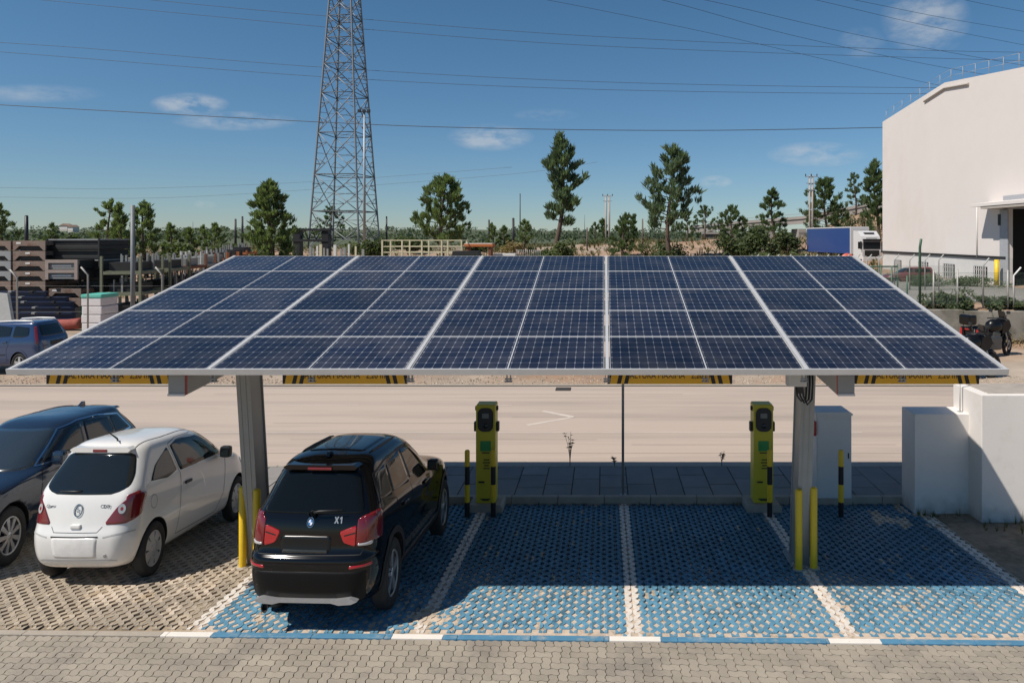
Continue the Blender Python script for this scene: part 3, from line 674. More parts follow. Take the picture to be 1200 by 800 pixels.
# ------------------------------------------------------------------ cars
def paint(name, c, rough=.22, metal=.0, coat=1.0): return M(name, c, rough, metal, var=.03, scale=2, coat=coat, rvar=.0)
glass = M('car_glass', (.010, .013, .014), .04, var=.05, spec=.7)
seam_m = M('panel_gap', (.006, .006, .006), .7)
lamp_r = M('tail_lamp_red', (.34, .008, .012), .12, var=.1, coat=1); lamp_dr = M('tail_lamp_dark', (.16, .012, .016), .12, var=.1, coat=1); lamp_c = M('lamp_clear', (.55, .53, .52), .15, .3, var=.1, coat=1)
lamp_o = M('tail_lamp_deep', (.13, .006, .010), .12, var=.1, coat=1)
chrome = M('chrome', (.75, .75, .75), .12, 1.0, var=.03); rim_s = M('alloy_rim', (.55, .56, .57), .3, .7, var=.06, coat=.3); hubcap_m = M('hubcap', (.42, .43, .44), .4, .3, var=.08)
EZ = M('emblem_blue', (.05, .2, .5), .3, coat=1); EW = M('emblem_white', (.8, .8, .8), .3, coat=1)

def ring_half(rg):
    """right half of one level of the body, tail centre to nose centre: straight tail, rounded corner, side, rounded corner, nose"""
    zr, zf, yr, yf, w, rr, rf, br, bf = rg; out = []
    rxr, rxf = min(rr * .85, w * .9), min(rf * .75, w * .9)
    def put(x, y):
        f = (y - yr) / (yf - yr); fl = 1 - .045 * abs(2 * f - 1) ** 2.5      # sides bow gently outwards
        q = min(1, abs(x) / w); y2 = y + (br * q * q if f < .5 else -bf * q * q)
        out.append(Vector((x * fl, y2, zr + (zf - zr) * f)))
    for i in range(5): put((w - rxr) * (i + .5) / 5, yr)
    for i in range(5): t_ = R(90 * (i + .25) / 4.5); put(w - rxr + rxr * math.sin(t_), yr + rr - rr * math.cos(t_))
    for i in range(14): put(w, yr + rr + (yf - rf - yr - rr) * (i + .5) / 14)
    for i in range(5): t_ = R(90 * (i + .25) / 4.5); put(w - rxf + rxf * math.cos(t_), yf - rf + rf * math.sin(t_))
    for i in range(5): put((w - rxf) * (4.5 - i) / 5, yf)
    return out
def body_shell(rings, sub=2):
    bm = bmesh.new(); loops = []
    for rg in rings:
        h_ = ring_half(rg); loops.append(([bm.verts.new(p) for p in h_], [bm.verts.new((-p.x, p.y, p.z)) for p in h_]))
    N = len(loops[0][0])
    for (a0, a1), (b0, b1) in zip(loops[:-1], loops[1:]):
        ra, rb = a0 + a1[::-1], b0 + b1[::-1]; n = len(ra)
        for k in range(n): bm.faces.new((ra[k], ra[(k + 1) % n], rb[(k + 1) % n], rb[k]))
    for (l0, l1) in (loops[0], loops[-1]):
        for k in range(N - 1): bm.faces.new((l0[k], l0[k + 1], l1[k + 1], l1[k]))
    bmesh.ops.recalc_face_normals(bm, faces=bm.faces)
    me = bpy.data.meshes.new('shell'); bm.to_mesh(me); bm.free()
    o = bpy.data.objects.new('shell', me); col.objects.link(o)
    md = o.modifiers.new('s', 'SUBSURF'); md.levels = sub; md.render_levels = sub
    dg = bpy.context.evaluated_depsgraph_get(); m2 = bpy.data.meshes.new_from_object(o.evaluated_get(dg)); bpy.data.objects.remove(o)
    for p in m2.polygons: p.use_smooth = True
    return m2
def rounded(poly, r, n=5):
    out = []; k = len(poly)
    for i in range(k):
        p0, p1, p2 = Vector(poly[i - 1]), Vector(poly[i]), Vector(poly[(i + 1) % k])
        a_ = (p0 - p1); b_ = (p2 - p1); q = min(r, a_.length * .45, b_.length * .45); a_ = p1 + a_.normalized() * q; b_ = p1 + b_.normalized() * q
        for j in range(n + 1):
            t_ = j / n; out.append(tuple(a_ * (1 - t_) ** 2 + p1 * 2 * t_ * (1 - t_) + b_ * t_ * t_))
    return out
class Car:
    def __init__(s, name, label, rings, L, KZ, loc, rz, pm_, wheels, rw, tw=.2, flip=False, well=1.14, cat='car', group=None):
        s.root = thing(name, label, cat, loc, rz, group); s.KZ = KZ; s.L = L
        me = body_shell(rings); s.me = me
        bm = bmesh.new(); bm.from_mesh(me); s.bvh = BVHTree.FromBMesh(bm); bm.free()
        o = bpy.data.objects.new('body', me); col.objects.link(o); me.materials.append(pm_); me.materials.append(blackp)
        wx = max(r[4] for r in rings)
        for (yw) in wheels:
            for sg in (-1, 1):
                c = MB(); c.lathe([(-.2, 0), (-.2, rw * well), (.2, rw * well), (.2, 0)], (sg * (wx - .05), yw, rw), 'x', 40, smooth=False)
                co = c.build('cut', blackp); cm = co.data; cm.materials.clear(); cm.materials.append(pm_); cm.materials.append(blackp)
                bmc = bmesh.new(); bmc.from_mesh(cm); bmesh.ops.remove_doubles(bmc, verts=bmc.verts, dist=1e-5); bmesh.ops.recalc_face_normals(bmc, faces=bmc.faces)
                for f_ in bmc.faces: f_.material_index = 1
                bmc.to_mesh(cm); bmc.free()
                md = o.modifiers.new('b', 'BOOLEAN'); md.object = co; md.operation = 'DIFFERENCE'; md.solver = 'EXACT'
                dg = bpy.context.evaluated_depsgraph_get(); m2 = bpy.data.meshes.new_from_object(o.evaluated_get(dg)); o.modifiers.clear(); o.data = m2; bpy.data.objects.remove(co)
        for p in o.data.polygons: p.use_smooth = p.material_index == 0
        s.body = o; s.stretch(o); o.parent = s.root; s.rw = rw; s.tw = tw; s.wheelys = wheels; s.wx = wx
    def stretch(s, o): o.data.transform(Matrix.Diagonal((1, 1, s.KZ, 1)))
    def hit(s, org, d):
        h_ = s.bvh.ray_cast(org, d)
        if h_[0] is None: h_ = s.bvh.find_nearest(org + d * (s.L * .5 if abs(d.y) > .7 else 1.0)); 
        return h_[0], (h_[1] if h_[1].dot(d) < 0 else -h_[1])
    def proj(s, view, a_, z):
        """view: R rear, F front, S right side (+x), P left side (-x), T top; or ('A', angle) : plan angle of view direction"""
        if view == 'R': return s.hit(Vector((a_, -2, z)), Vector((0, 1, 0)))
        if view == 'F': return s.hit(Vector((a_, s.L + 2, z)), Vector((0, -1, 0)))
        if view == 'S': return s.hit(Vector((3, a_, z)), Vector((-1, 0, 0)))
        if view == 'P': return s.hit(Vector((-3, a_, z)), Vector((1, 0, 0)))
        if view == 'T': return s.hit(Vector((a_, z, 4)), Vector((0, 0, -1)))
        an = R(view[1]); d = Vector((math.sin(an), math.cos(an), 0)); rt = Vector((math.cos(an), -math.sin(an), 0))   # looking along d
        return s.hit(rt * a_ + Vector((0, 0, z)) + Vector(view[2] if len(view) > 2 else (0, 0, 0)) - d * 4, d)
    def patch(s, name, mat, view, poly, off=.004, parent=None, r=.03, rows=12, cols=14):
        poly = rounded(poly, r) if r else poly; zs = [p[1] for p in poly]; z0, z1 = min(zs), max(zs); mb = MB(); grid = []
        for i in range(rows + 1):
            z = z0 + (z1 - z0) * (.002 + .996 * i / rows); xs_ = []
            for (p, q) in zip(poly, poly[1:] + poly[:1]):
                if (p[1] - z) * (q[1] - z) <= 0 and abs(p[1] - q[1]) > 1e-9: xs_.append(p[0] + (q[0] - p[0]) * (z - p[1]) / (q[1] - p[1]))
            if len(xs_) < 2: continue
            xa, xb = min(xs_), max(xs_); rw_ = []
            for j in range(cols + 1):
                p, n_ = s.proj(view, xa + (xb - xa) * j / cols, z); rw_.append(p + n_ * off)
            grid.append(rw_)
        c = cols + 1; k = len(grid); vs_ = [p for g_ in grid for p in g_]
        mb.add(vs_, [(i * c + j, i * c + j + 1, (i + 1) * c + j + 1, (i + 1) * c + j) for i in range(k - 1) for j in range(cols)], smooth=True)
        # thin skirt so the patch meets the panel below
        rim_ = [i * c for i in range(k)] + [(k - 1) * c + j for j in range(1, c)] + [i * c + cols for i in range(k - 2, -1, -1)] + [j for j in range(cols - 1, 0, -1)]
        ctr = sum((Vector(v) for v in vs_), Vector()) / len(vs_)
        low = []
        for i in rim_:
            v = Vector(vs_[i]); p, n_, *_ = s.bvh.find_nearest(v); low.append(p - n_ * .002 + (v - ctr).normalized() * off * .5)
        b0 = len(vs_); m_ = len(rim_)
        mb.v += [tuple(p) for p in low]
        for i in range(m_): mb.f.append((rim_[i], rim_[(i + 1) % m_], b0 + (i + 1) % m_, b0 + i)); mb.m.append(0); mb.sm.append(False)
        o = mb.build(name, mat); s.stretch(o); o.parent = parent or s.root; return o
    def line(s, name, mat, view, pts, w=.008, off=.003, parent=None, closed=False, step=.03, build=True, tubes=None):
        P = []; pts = list(pts) + ([pts[0]] if closed else [])
        for p, q in zip(pts[:-1], pts[1:]):
            n_ = max(1, int(math.hypot(q[0] - p[0], q[1] - p[1]) / step))
            for i in range(n_): P.append(s.proj(view, p[0] + (q[0] - p[0]) * i / n_, p[1] + (q[1] - p[1]) * i / n_))
        P.append(s.proj(view, *pts[-1])); mb = tubes or MB(); vs_ = []
        for i, (p, n_) in enumerate(P):
            d = P[min(i + 1, len(P) - 1)][0] - P[max(i - 1, 0)][0]; sd = d.cross(n_); sd = sd.normalized() if sd.length > 1e-8 else Vector((1, 0, 0))
            vs_ += [p + n_ * off + sd * w / 2, p + n_ * off - sd * w / 2]
        mb.add(vs_, [(2 * i, 2 * i + 1, 2 * i + 3, 2 * i + 2) for i in range(len(P) - 1)])
        if tubes or not build: return mb
        o = mb.build(name, mat); s.stretch(o); o.parent = parent or s.root; return o
    def piece(s, name, mb, mat, parent=None):
        o = mb.build(name, mat); s.stretch(o); o.parent = parent or s.root; return o
    def wheels(s, style, steer=0):
        rw, tw = s.rw, s.tw
        for yw in s.wheelys:
            for sg in (-1, 1):
                xo = sg * (s.wx - .02 - tw / 2); c = (xo, yw, rw)
                e = thing('wheel', None, None); e.parent = s.root
                prof = [(-tw * .36, rw * .64), (-tw * .5, rw * .72), (-tw * .52, rw * .86), (-tw * .42, rw * .97), (-tw * .25, rw), (tw * .25, rw), (tw * .42, rw * .97), (tw * .52, rw * .86), (tw * .5, rw * .72), (tw * .36, rw * .64)]
                mb = MB().lathe(prof, c, 'x', 44); s.piece('tyre', mb, rubber, e)
                f = sg; mb = MB(); rr = rw * .66
                mb.lathe([(f * -tw * .3, rr * .97), (f * tw * .40, rr), (f * tw * .44, rr * .97), (f * tw * .38, rr * .90)], c, 'x', 44)
                fa = xo + f * tw * .30
                def spoke(a0, w0, w1, r0, r1, lift=.0):
                    ca, sa = math.cos(a0), math.sin(a0); T = Vector((0, -sa, ca)); D = Vector((0, ca, sa)); vs_ = []
                    for (rd, w_, dx) in ((r0, w0, .02), (r1, w1, .012)):
                        for (tq, xx_) in ((-1, dx), (1, dx), (1, dx - .035), (-1, dx - .035)): vs_.append(Vector(c) + D * rd + T * tq * w_ / 2 + Vector((fa - xo + f * xx_, 0, 0)))
                    mb.add(vs_, [(0, 1, 2, 3), (4, 5, 6, 7), (0, 1, 5, 4), (1, 2, 6, 5), (2, 3, 7, 6), (3, 0, 4, 7)])
                if style == 'Y5':
                    for k in range(5):
                        a0 = k * 2 * math.pi / 5 + .3
                        for d_ in (-.2, .2): spoke(a0 + d_ * .55, .045, .05, rr * .18, rr * .95)
                elif style == 'multi':
                    for k in range(9):
                        a0 = k * 2 * math.pi / 9
                        for d_ in (-.07, .07): spoke(a0 + d_, .03, .032, rr * .2, rr * .95)
                elif style == 'five':
                    for k in range(5): spoke(k * 2 * math.pi / 5 + .3, .10, .075, rr * .15, rr * .95)
                elif style == 'cover':
                    mb.lathe([(f * tw * .33, rr * .52), (f * tw * .36, rr * .30), (f * tw * .36, 0)], c, 'x', 40)
                    for k in range(7): spoke(k * 2 * math.pi / 7, .085, .13, rr * .45, rr * .93)
                mb.lathe([(f * tw * .28, rr * .24), (f * tw * .40, rr * .2), (f * tw * .42, rr * .08), (f * tw * .42, 0)], c, 'x', 20)
                s.piece('rim', mb, hubcap_m if style == 'cover' else rim_s, e)
                mb = MB().lathe([(f * -.02, rr * .99), (f * -.02, 0)], c, 'x', 30); s.piece('brake_disc', mb, dark, e)

def headlight(car, sg, x):
    v = 180 + 38 * sg; rt = Vector((math.cos(R(v)), -math.sin(R(v)), 0)); cp = Vector((sg * (x + .10), car.L - .42, 0)).dot(rt)
    car.patch('headlight', lamp_c, ('A', v), [(cp - .2, .80), (cp + .2, .80), (cp + .18, .66), (cp - .18, .66)], .006, r=.05)
def sym(poly): return poly + [(-a_, z) for a_, z in reversed(poly)]
def mir(poly): return [(-a_, z) for a_, z in poly]

# ---- black compact crossover, tail to the lane
bp_ = M('black_car_paint', (.003, .003, .0035), .10, var=.03, scale=2, coat=.35, spec=.3)
rg = [(.24, .24, .30, 4.15, .72, .3, .5, .02, .1), (.28, .28, .12, 4.28, .86, .30, .5, .04, .12), (.40, .40, .03, 4.34, .91, .30, .52, .05, .16), (.60, .60, .0, 4.35, .925, .30, .55, .06, .18), (.69, .69, .005, 4.34, .93, .30, .56, .06, .2),
      (.715, .72, .02, 4.32, .925, .30, .56, .07, .2), (.745, .76, .085, 4.28, .92, .26, .56, .06, .2), (.90, .86, .10, 4.20, .925, .26, .56, .06, .2), (1.02, .92, .13, 4.05, .91, .26, .5, .06, .2), (1.065, 1.0, .16, 3.12, .895, .24, .5, .06, .14),
      (1.10, 1.05, .185, 3.02, .865, .24, .42, .07, .14), (1.27, 1.25, .31, 2.72, .77, .24, .36, .07, .14), (1.42, 1.41, .42, 2.42, .685, .24, .32, .07, .13), (1.475, 1.465, .45, 2.28, .64, .26, .32, .07, .12), (1.515, 1.505, .52, 2.16, .565, .28, .3, .07, .1), (1.540, 1.53, .66, 2.02, .44, .26, .3, .05, .08), (1.555, 1.545, .95, 1.8, .26, .2, .2, .02, .02)]
KB_ = 1.48
bmw = Car('parked_car', 'black compact crossover parked under the solar canopy, tail to the paved lane', rg, 4.35, KB_, (-4.08, 9.27, .0), R(-2.0), bp_, (.85, 3.53), .345, .225)
bmw.root.scale = (1.02, 1.045, 1.0)
bmw.root.rotation_euler.x = -math.atan(.045)
bmw.wheels('Y5')
bmw.patch('rear_window', M('privacy_glass', (.004, .005, .005), .04, var=.05, spec=.3), 'R', [(-.545, 1.425), (.545, 1.425), (.69, 1.12), (.67, 1.085), (-.67, 1.085), (-.69, 1.12)], .004, r=.09, rows=18, cols=44)
mb = MB(); pts = []
for (a_, y, z) in ((-.62, .36, 1.445), (.62, .36, 1.445)): pass
ysp = bmw.proj('R', 0, 1.46)[0].y
bmw.piece('spoiler', MB().prism([(-.47, 1.495), (.47, 1.495), (.53, 1.475), (.49, 1.45), (-.49, 1.45), (-.53, 1.475)], ysp - .06, ysp + .20, 'xz'), bp_)
bmw.piece('brake_light', MB().bbox((0, ysp - .072, 1.463), (.34, .02, .024), .006), lamp_dr)
for sg in (-1, 1):
    f = (lambda P: P) if sg > 0 else mir
    lo = bmw.patch('tail_light', lamp_r, 'R', f([(.41, .935), (.625, .985), (.625, .805), (.47, .84)]), .012, r=.02)
    bmw.patch('outer_lamp', lamp_o, 'R', f([(.64, 1.05), (.83, 1.085), (.84, .82), (.64, .805)]), .011, lo, r=.02)
    v = ('A', -52 * sg); 
    an = R(-52 * sg); rt = Vector((math.cos(an), -math.sin(an), 0)); cpos = Vector((sg * .88, .24, 0)).dot(rt)
    bmw.patch('outer_lens', lamp_o, v, [(cpos - .13, 1.075), (cpos + .15, 1.085), (cpos + .14, .90), (cpos + .11, .83), (cpos - .12, .82)], .011, lo, r=.03)
    bmw.patch('clear_strip', lamp_c, 'R', f([(.66, .835), (.82, .84), (.82, .81), (.66, .81)]), .016, lo, r=.01, rows=3)
    bmw.patch('reflector', lamp_r, 'R', f([(.58, .65), (.84, .66), (.84, .625), (.58, .622)]), .007, r=.01, rows=4)
    bmw.line('lamp_rib', seam_m, 'R', f([(.47, .90), (.62, .925)]), .012, .014, lo)
gm_ = bmw.patch('lower_bumper', M('bumper_black', (.006, .006, .0065), .5, var=.1, spec=.18), 'R', [(-.90, .60), (.90, .60), (.88, .36), (.80, .28), (-.80, .28), (-.88, .36)], .010, r=.03)
for sg in ('S', 'P'):
    bmw.patch('sill_cladding', blackp, sg, [(1.24, .40), (3.12, .40), (3.12, .27), (1.24, .27)], .012, r=.01, rows=5)
    for yw in (.85, 3.53):
        arc = [(yw + .425 * math.cos(R(t_)), .345 + .425 * math.sin(R(t_))) for t_ in range(-8, 189, 9)]
        bmw.line('arch_trim', blackp, sg, arc, .07, .010)
sk = MB(); sk.prism([(-.70, .335), (-.60, .362), (-.4, .345), (.4, .345), (.60, .362), (.70, .335), (.62, .31), (.45, .30), (.35, .318), (-.35, .318), (-.45, .30), (-.62, .31)], .012, .10, 'xz'); bmw.piece('skid_trim', sk, M('silver_trim', (.36, .36, .365), .4, .5))
for dx in (-.53, -.44):
    pass
ex = MB().lathe([(-.03, .036), (.16, .036)], (-.56, .06, .265), 'y', 16); ex.lathe([(-.03, .05), (-.028, .037)], (-.56, .06, .265), 'y', 16); ex.lathe([(.02, .036), (.02, 0)], (-.56, .06, .265), 'y', 12); bmw.piece('exhaust', ex, dark)
bmw.patch('plate_recess', M('recess_black', (.004, .004, .004), .3), 'R', [(-.40, .90), (.24 + .06, .90), (.30, .76), (-.40, .76)], .003, r=.03, rows=6)
hb = MB().bbox((-.05, .085, .765), (.62, .04, .03), .012); bmw.piece('tailgate_strip', hb, paint('strip_black', (.012, .012, .013), .1))
bmw.line('panel_gap', seam_m, 'R', [(-.82, 1.16), (-.80, .86), (-.70, .735), (.70, .735), (.80, .86), (.82, 1.16)], .010)
wp = MB(); wp.tube([(.02, .13, 1.10), (.12, .105, 1.125), (.44, .13, 1.135)], [.018, .011, .007], 8); wp.lathe([(.09, .028), (.14, .03)], (.02, 0, 1.10), 'y', 12); bmw.piece('rear_wiper', wp, blackp)
# roundel
p, n_ = bmw.proj('R', 0, 1.015); fr_ = n_.to_track_quat('Z', 'Y').to_matrix().to_4x4(); fr_.translation = p + n_ * .004
def disc(mb, r0, r1, z, a0=0, a1=360, n=32, mi=0):
    for k in range(n):
        t0, t1 = R(a0 + (a1 - a0) * k / n), R(a0 + (a1 - a0) * (k + 1) / n)
        mb.add([(r0 * math.cos(t0), r0 * math.sin(t0), z), (r1 * math.cos(t0), r1 * math.sin(t0), z), (r1 * math.cos(t1), r1 * math.sin(t1), z), (r0 * math.cos(t1), r0 * math.sin(t1), z)], [(0, 1, 2, 3)], mi)
def emblem(car, fr_, r):
    mb = MB(); disc(mb, r * .92, r, .006, mi=1); disc(mb, r * .60, r * .92, .005, mi=0); disc(mb, r * .56, r * .62, .006, mi=1)
    for q in range(4): disc(mb, 0, r * .57, .005, q * 90, q * 90 + 90, 8, 3 if q % 2 else 2)
    mb.lathe([(-.004, r), (.006, r)], (0, 0, 0), 'z', 32, 1)
    mb.xform(fr_); o = mb.build('emblem', [sign_k, chrome, EZ, EW]); car.stretch(o); o.parent = car.root
emblem(bmw, fr_, .048)
p, n_ = bmw.proj('R', .38, 1.035); q_ = Matrix.Translation(p + n_ * .006) @ Matrix.Rotation(R(72), 4, 'X')
mx1 = M('badge_silver', (.45, .45, .46), .3, .6)
for nm_, poly in (('letter_x', [(-.075, -.038), (-.05, -.038), (-.035, -.012), (-.02, -.038), (.005, -.038), (-.022, .0), (.005, .038), (-.02, .038), (-.035, .012), (-.05, .038), (-.075, .038), (-.048, .0)]),
                  ('digit_one', [(.04, -.038), (.06, -.038), (.06, .038), (.044, .038), (.02, .022), (.02, .006), (.04, .018)])):
    mb = MB().prism(poly, 0, .004, 'xy'); mb.xform(q_ @ Matrix.Scale(.8, 4)); bmw.piece(nm_, mb, mx1)
for sg, vw in ((1, 'S'), (-1, 'P')):
    bmw.patch('side_window', glass, vw, [(.50, 1.13), (.62, 1.35), (.98, 1.40), (.92, 1.11)], .004, r=.05, rows=8)
    bmw.patch('side_window', glass, vw, [(.95, 1.11), (1.02, 1.40), (1.60, 1.415), (1.62, 1.085)], .004, r=.03, rows=8)
    bmw.patch('side_window', glass, vw, [(1.67, 1.085), (1.66, 1.412), (2.0, 1.40), (2.62, 1.12), (2.60, 1.07)], .004, r=.03, rows=8)
    bmw.line('window_trim', sign_k, vw, [(.46, 1.12), (.58, 1.37), (1.0, 1.425), (1.65, 1.437), (2.05, 1.42), (2.70, 1.12)], .022, .006)
    bmw.line('panel_gap', seam_m, vw, [(1.64, 1.08), (1.66, .72), (1.60, .33)], .008)
    bmw.line('panel_gap', seam_m, vw, [(.72, 1.10), (.98, 1.06), (1.18, .80), (1.28, .42)], .008)
    bmw.line('panel_gap', seam_m, vw, [(2.72, 1.02), (2.78, .75), (2.74, .33)], .008)
    for yy in (1.30, 2.30):
        p, n_ = bmw.proj(vw, yy, .93); bmw.piece('door_handle', MB().bbox((p.x + sg * .018, yy, .94), (.03, .20, .035), .012), bp_)
    e = bmw.piece('mirror', MB().bbox((sg * .98, 2.52, 1.085), (.20, .13, .13), .045), bp_); bmw.piece('mirror_glass', MB().bbox((sg * .98, 2.452, 1.085), (.15, .008, .09), .003), glass, e)
    bmw.piece('roof_rail', MB().tube([bmw.proj('T', sg * xx, yy)[0] + Vector((0, 0, dz)) for xx, yy, dz in ((.50, .90, -.004), (.51, 1.0, .004), (.515, 1.3, .006), (.51, 1.8, .004), (.50, 1.92, -.004))], .014, 8), blackp)
bmw.patch('windscreen', glass, 'F', [(-.58, 1.43), (.58, 1.43), (.78, 1.10), (-.78, 1.10)], .004, r=.05)
bmw.patch('sunroof', M('roof_glass', (.006, .008, .012), .05, var=.05, spec=.6), 'T', [(-.42, .85), (.42, .85), (.42, 1.85), (-.42, 1.85)], .003, r=.08)
fn = MB(); fn.prism([(.62, 1.53), (.80, 1.53), (.68, 1.575), (.64, 1.575)], -.022, .022, 'yz'); bmw.piece('roof_aerial', fn, bp_)
for sg in (-1, 1):
    headlight(bmw, sg, .62)

# ---- white three-door hatchback, tail to the lane
wp_ = paint('white_car_paint', (.70, .685, .655), .30)
rg = [(.19, .19, .28, 3.75, .68, .3, .5, .02, .1), (.235, .235, .12, 3.88, .79, .32, .5, .05, .12), (.33, .33, .04, 3.95, .845, .32, .52, .07, .16), (.50, .50, .0, 3.98, .868, .32, .55, .09, .18), (.60, .58, .005, 3.97, .872, .32, .56, .09, .2), (.66, .64, .055, 3.94, .870, .30, .56, .09, .2),
      (.80, .74, .085, 3.86, .868, .30, .56, .09, .2), (.92, .82, .12, 3.74, .856, .28, .54, .08, .2), (.99, .90, .16, 3.58, .842, .22, .5, .09, .18), (1.03, .99, .19, 3.12, .825, .20, .5, .09, .14), (1.08, 1.04, .23, 2.98, .80, .20, .44, .09, .14),
      (1.22, 1.20, .38, 2.70, .735, .20, .38, .08, .14), (1.36, 1.345, .51, 2.40, .665, .20, .34, .07, .13), (1.42, 1.40, .55, 2.20, .62, .22, .32, .06, .12), (1.46, 1.44, .63, 2.06, .55, .22, .3, .05, .1), (1.485, 1.465, .70, 1.90, .42, .2, .3, .04, .08), (1.495, 1.475, .98, 1.70, .25, .2, .2, .02, .02)]
opel = Car('parked_car', 'white three-door hatchback parked beside the dark blue car, tail to the lane', rg, 3.98, 1.455, (-8.27, 10.58, PZ(10.6) + .0), R(-.6), wp_, (.66, 3.17), .30, .185)
opel.root.rotation_euler.x = -math.atan(.0525)
opel.wheels('cover')
opel.patch('rear_window', glass, 'R', [(-.54, 1.375), (.54, 1.375), (.655, 1.16), (.665, 1.06), (.48, .995), (-.48, .995), (-.665, 1.06), (-.655, 1.16)], .004, r=.07, rows=18, cols=44)
yso = opel.proj('R', 0, 1.41)[0].y
opel.piece('spoiler', MB().prism([(-.44, 1.445), (.44, 1.445), (.50, 1.418), (.46, 1.39), (-.46, 1.39), (-.50, 1.418)], yso - .045, yso + .16, 'xz'), wp_)
opel.piece('brake_light', MB().bbox((0, yso - .046, 1.41), (.23, .016, .032), .006), lamp_dr)
for sg in (-1, 1):
    f = (lambda P: P) if sg > 0 else mir
    lo = opel.patch('tail_light', lamp_dr, 'R', f([(.42, .70), (.58, .875), (.77, 1.0), (.82, .97), (.82, .75), (.74, .70)]), .010, r=.04, rows=14)
    an = R(-50 * sg); rt = Vector((math.cos(an), -math.sin(an), 0)); cp = Vector((sg * .83, .22, 0)).dot(rt)
    opel.patch('outer_lens', lamp_dr, ('A', -50 * sg), [(cp - .10, .985), (cp + .10, 1.01), (cp + .11, .92), (cp + .07, .74), (cp - .09, .715), (cp - .12, .90)] if sg > 0 else [(cp + .10, .985), (cp - .10, 1.01), (cp - .11, .92), (cp - .07, .74), (cp + .09, .715), (cp + .12, .90)], .009, lo, r=.04)
    p, n_ = opel.proj('R', sg * .64, .85); m4 = n_.to_track_quat('Z', 'Y').to_matrix().to_4x4(); m4.translation = p + n_ * .014
    mb = MB(); disc(mb, 0, .052, .004); mb.xform(m4); opel.piece('clear_lamp', mb, lamp_c, lo)
    mb = MB(); disc(mb, 0, .02, .006); mb.xform(m4); opel.piece('bulb_cover', mb, lamp_r, lo)
    opel.line('bumper_crease', M('crease_grey', (.42, .41, .39), .5), 'R', f([(.44, .575), (.62, .60), (.80, .605)]), .016, .003)
opel.line('panel_gap', seam_m, 'R', [(-.42, .98), (-.40, .68), (-.34, .625), (.34, .625), (.40, .68), (.42, .98)][1:5], .006)
opel.patch('plate_panel', M('plate_white', (.72, .705, .68), .35, coat=.5), 'R', [(-.36, .575), (.36, .575), (.33, .36), (-.33, .36)], .004, r=.03)
opel.line('plate_gap', seam_m, 'R', [(-.37, .582), (.37, .582)], .014, .006)
opel.line('bumper_crease', M('crease_grey2', (.45, .44, .42), .5), 'R', [(-.62, .315), (-.5, .33), (.5, .33), (.62, .315)], .014, .003)
opel.piece('tailgate_handle', MB().bbox((-.0, .055, .685), (.16, .06, .05), .02), wp_)
opel.piece('rear_wiper', MB().tube([(-.02, .20, 1.02), (-.12, .165, 1.03), (-.36, .16, 1.035)], [.02, .012, .007], 8), blackp)
p, n_ = opel.proj('R', 0, .845); m4 = n_.to_track_quat('Z', 'Y').to_matrix().to_4x4(); m4.translation = p + n_ * .004
mb = MB(); disc(mb, .056, .068, .012); mb.lathe([(0, .068), (.012, .068)], (0, 0, 0), 'z', 32); mb.add([(-.085, .002, .013), (.012, .026, .013), (.0, .0, .013), (-.01, .012, .013)], [(0, 1, 2, 3)]); mb.add([(.085, -.002, .013), (-.012, -.026, .013), (.0, .0, .013), (.01, -.012, .013)], [(0, 1, 2, 3)])
mb.xform(m4); opel.piece('emblem', mb, M('emblem_chrome', (.35, .35, .36), .2, 1.0))
for x_, s_ in ((-.46, 'Corsa'), (.40, 'CDTI')):
    p, n_ = opel.proj('R', x_, .88); text_obj('lettering', s_, .05, M('badge_grey', (.16, .16, .17), .3, .6), opel.root, Matrix.Diagonal((1, 1, 1.455, 1)) @ (Matrix.Translation(p + n_ * .006) @ Matrix.Rotation(R(75), 4, 'X')), 1.3)
for sg, vw in ((1, 'S'), (-1, 'P')):
    opel.patch('side_window', glass, vw, [(.60, 1.05), (.78, 1.20), (1.16, 1.345), (1.27, 1.045), (1.0, 1.02)], .004, r=.03, rows=9)
    opel.patch('side_window', glass, vw, [(1.34, 1.03), (1.24, 1.355), (1.45, 1.385), (1.95, 1.375), (2.34, 1.25), (2.74, 1.045), (2.62, 1.0)], .004, r=.04, rows=10)
    opel.line('panel_gap', seam_m, vw, [(1.32, 1.02), (1.28, .60), (1.22, .32), (2.40, .30), (2.62, .5), (2.70, .95)], .008)
    opel.line('door_frame', M('frame_shadow', (.05, .05, .05), .6), vw, [(1.31, 1.02), (1.20, 1.37), (1.45, 1.41), (1.95, 1.40), (2.36, 1.27), (2.80, 1.04)], .007)
    p, n_ = opel.proj(vw, 1.50, .86); opel.piece('door_handle', MB().bbox((p.x + sg * .016, 1.50, .875), (.03, .18, .035), .012), blackp)
    e = opel.piece('mirror', MB().bbox((sg * .95, 2.52, 1.05), (.20, .13, .15), .045), blackp); opel.piece('mirror_glass', MB().bbox((sg * .95, 2.452, 1.05), (.15, .008, .11), .003), glass, e)
    if sg > 0:
        p, n_ = opel.proj(vw, .62, .83); m4 = n_.to_track_quat('Z', 'Y').to_matrix().to_4x4(); m4.translation = p + n_ * .002; mb = MB(); disc(mb, .070, .077, .002); mb.xform(m4); opel.piece('fuel_flap', mb, M('gap_grey', (.2, .2, .2), .6))
    opel.line('roof_gutter', M('gutter_dark', (.05, .05, .05), .6), 'T', [(sg * .49, .62), (sg * .53, 1.2), (sg * .50, 1.95)], .012, .003)
    headlight(opel, sg, .58)
opel.patch('windscreen', glass, 'F', [(-.52, 1.36), (.52, 1.36), (.70, 1.08), (-.70, 1.08)], .004, r=.05)
opel.piece('roof_aerial', MB().tube([(.12, .74, 1.475), (.12, .72, 1.51), (.08, .54, 1.62)], [.016, .012, .004], 6), blackp)
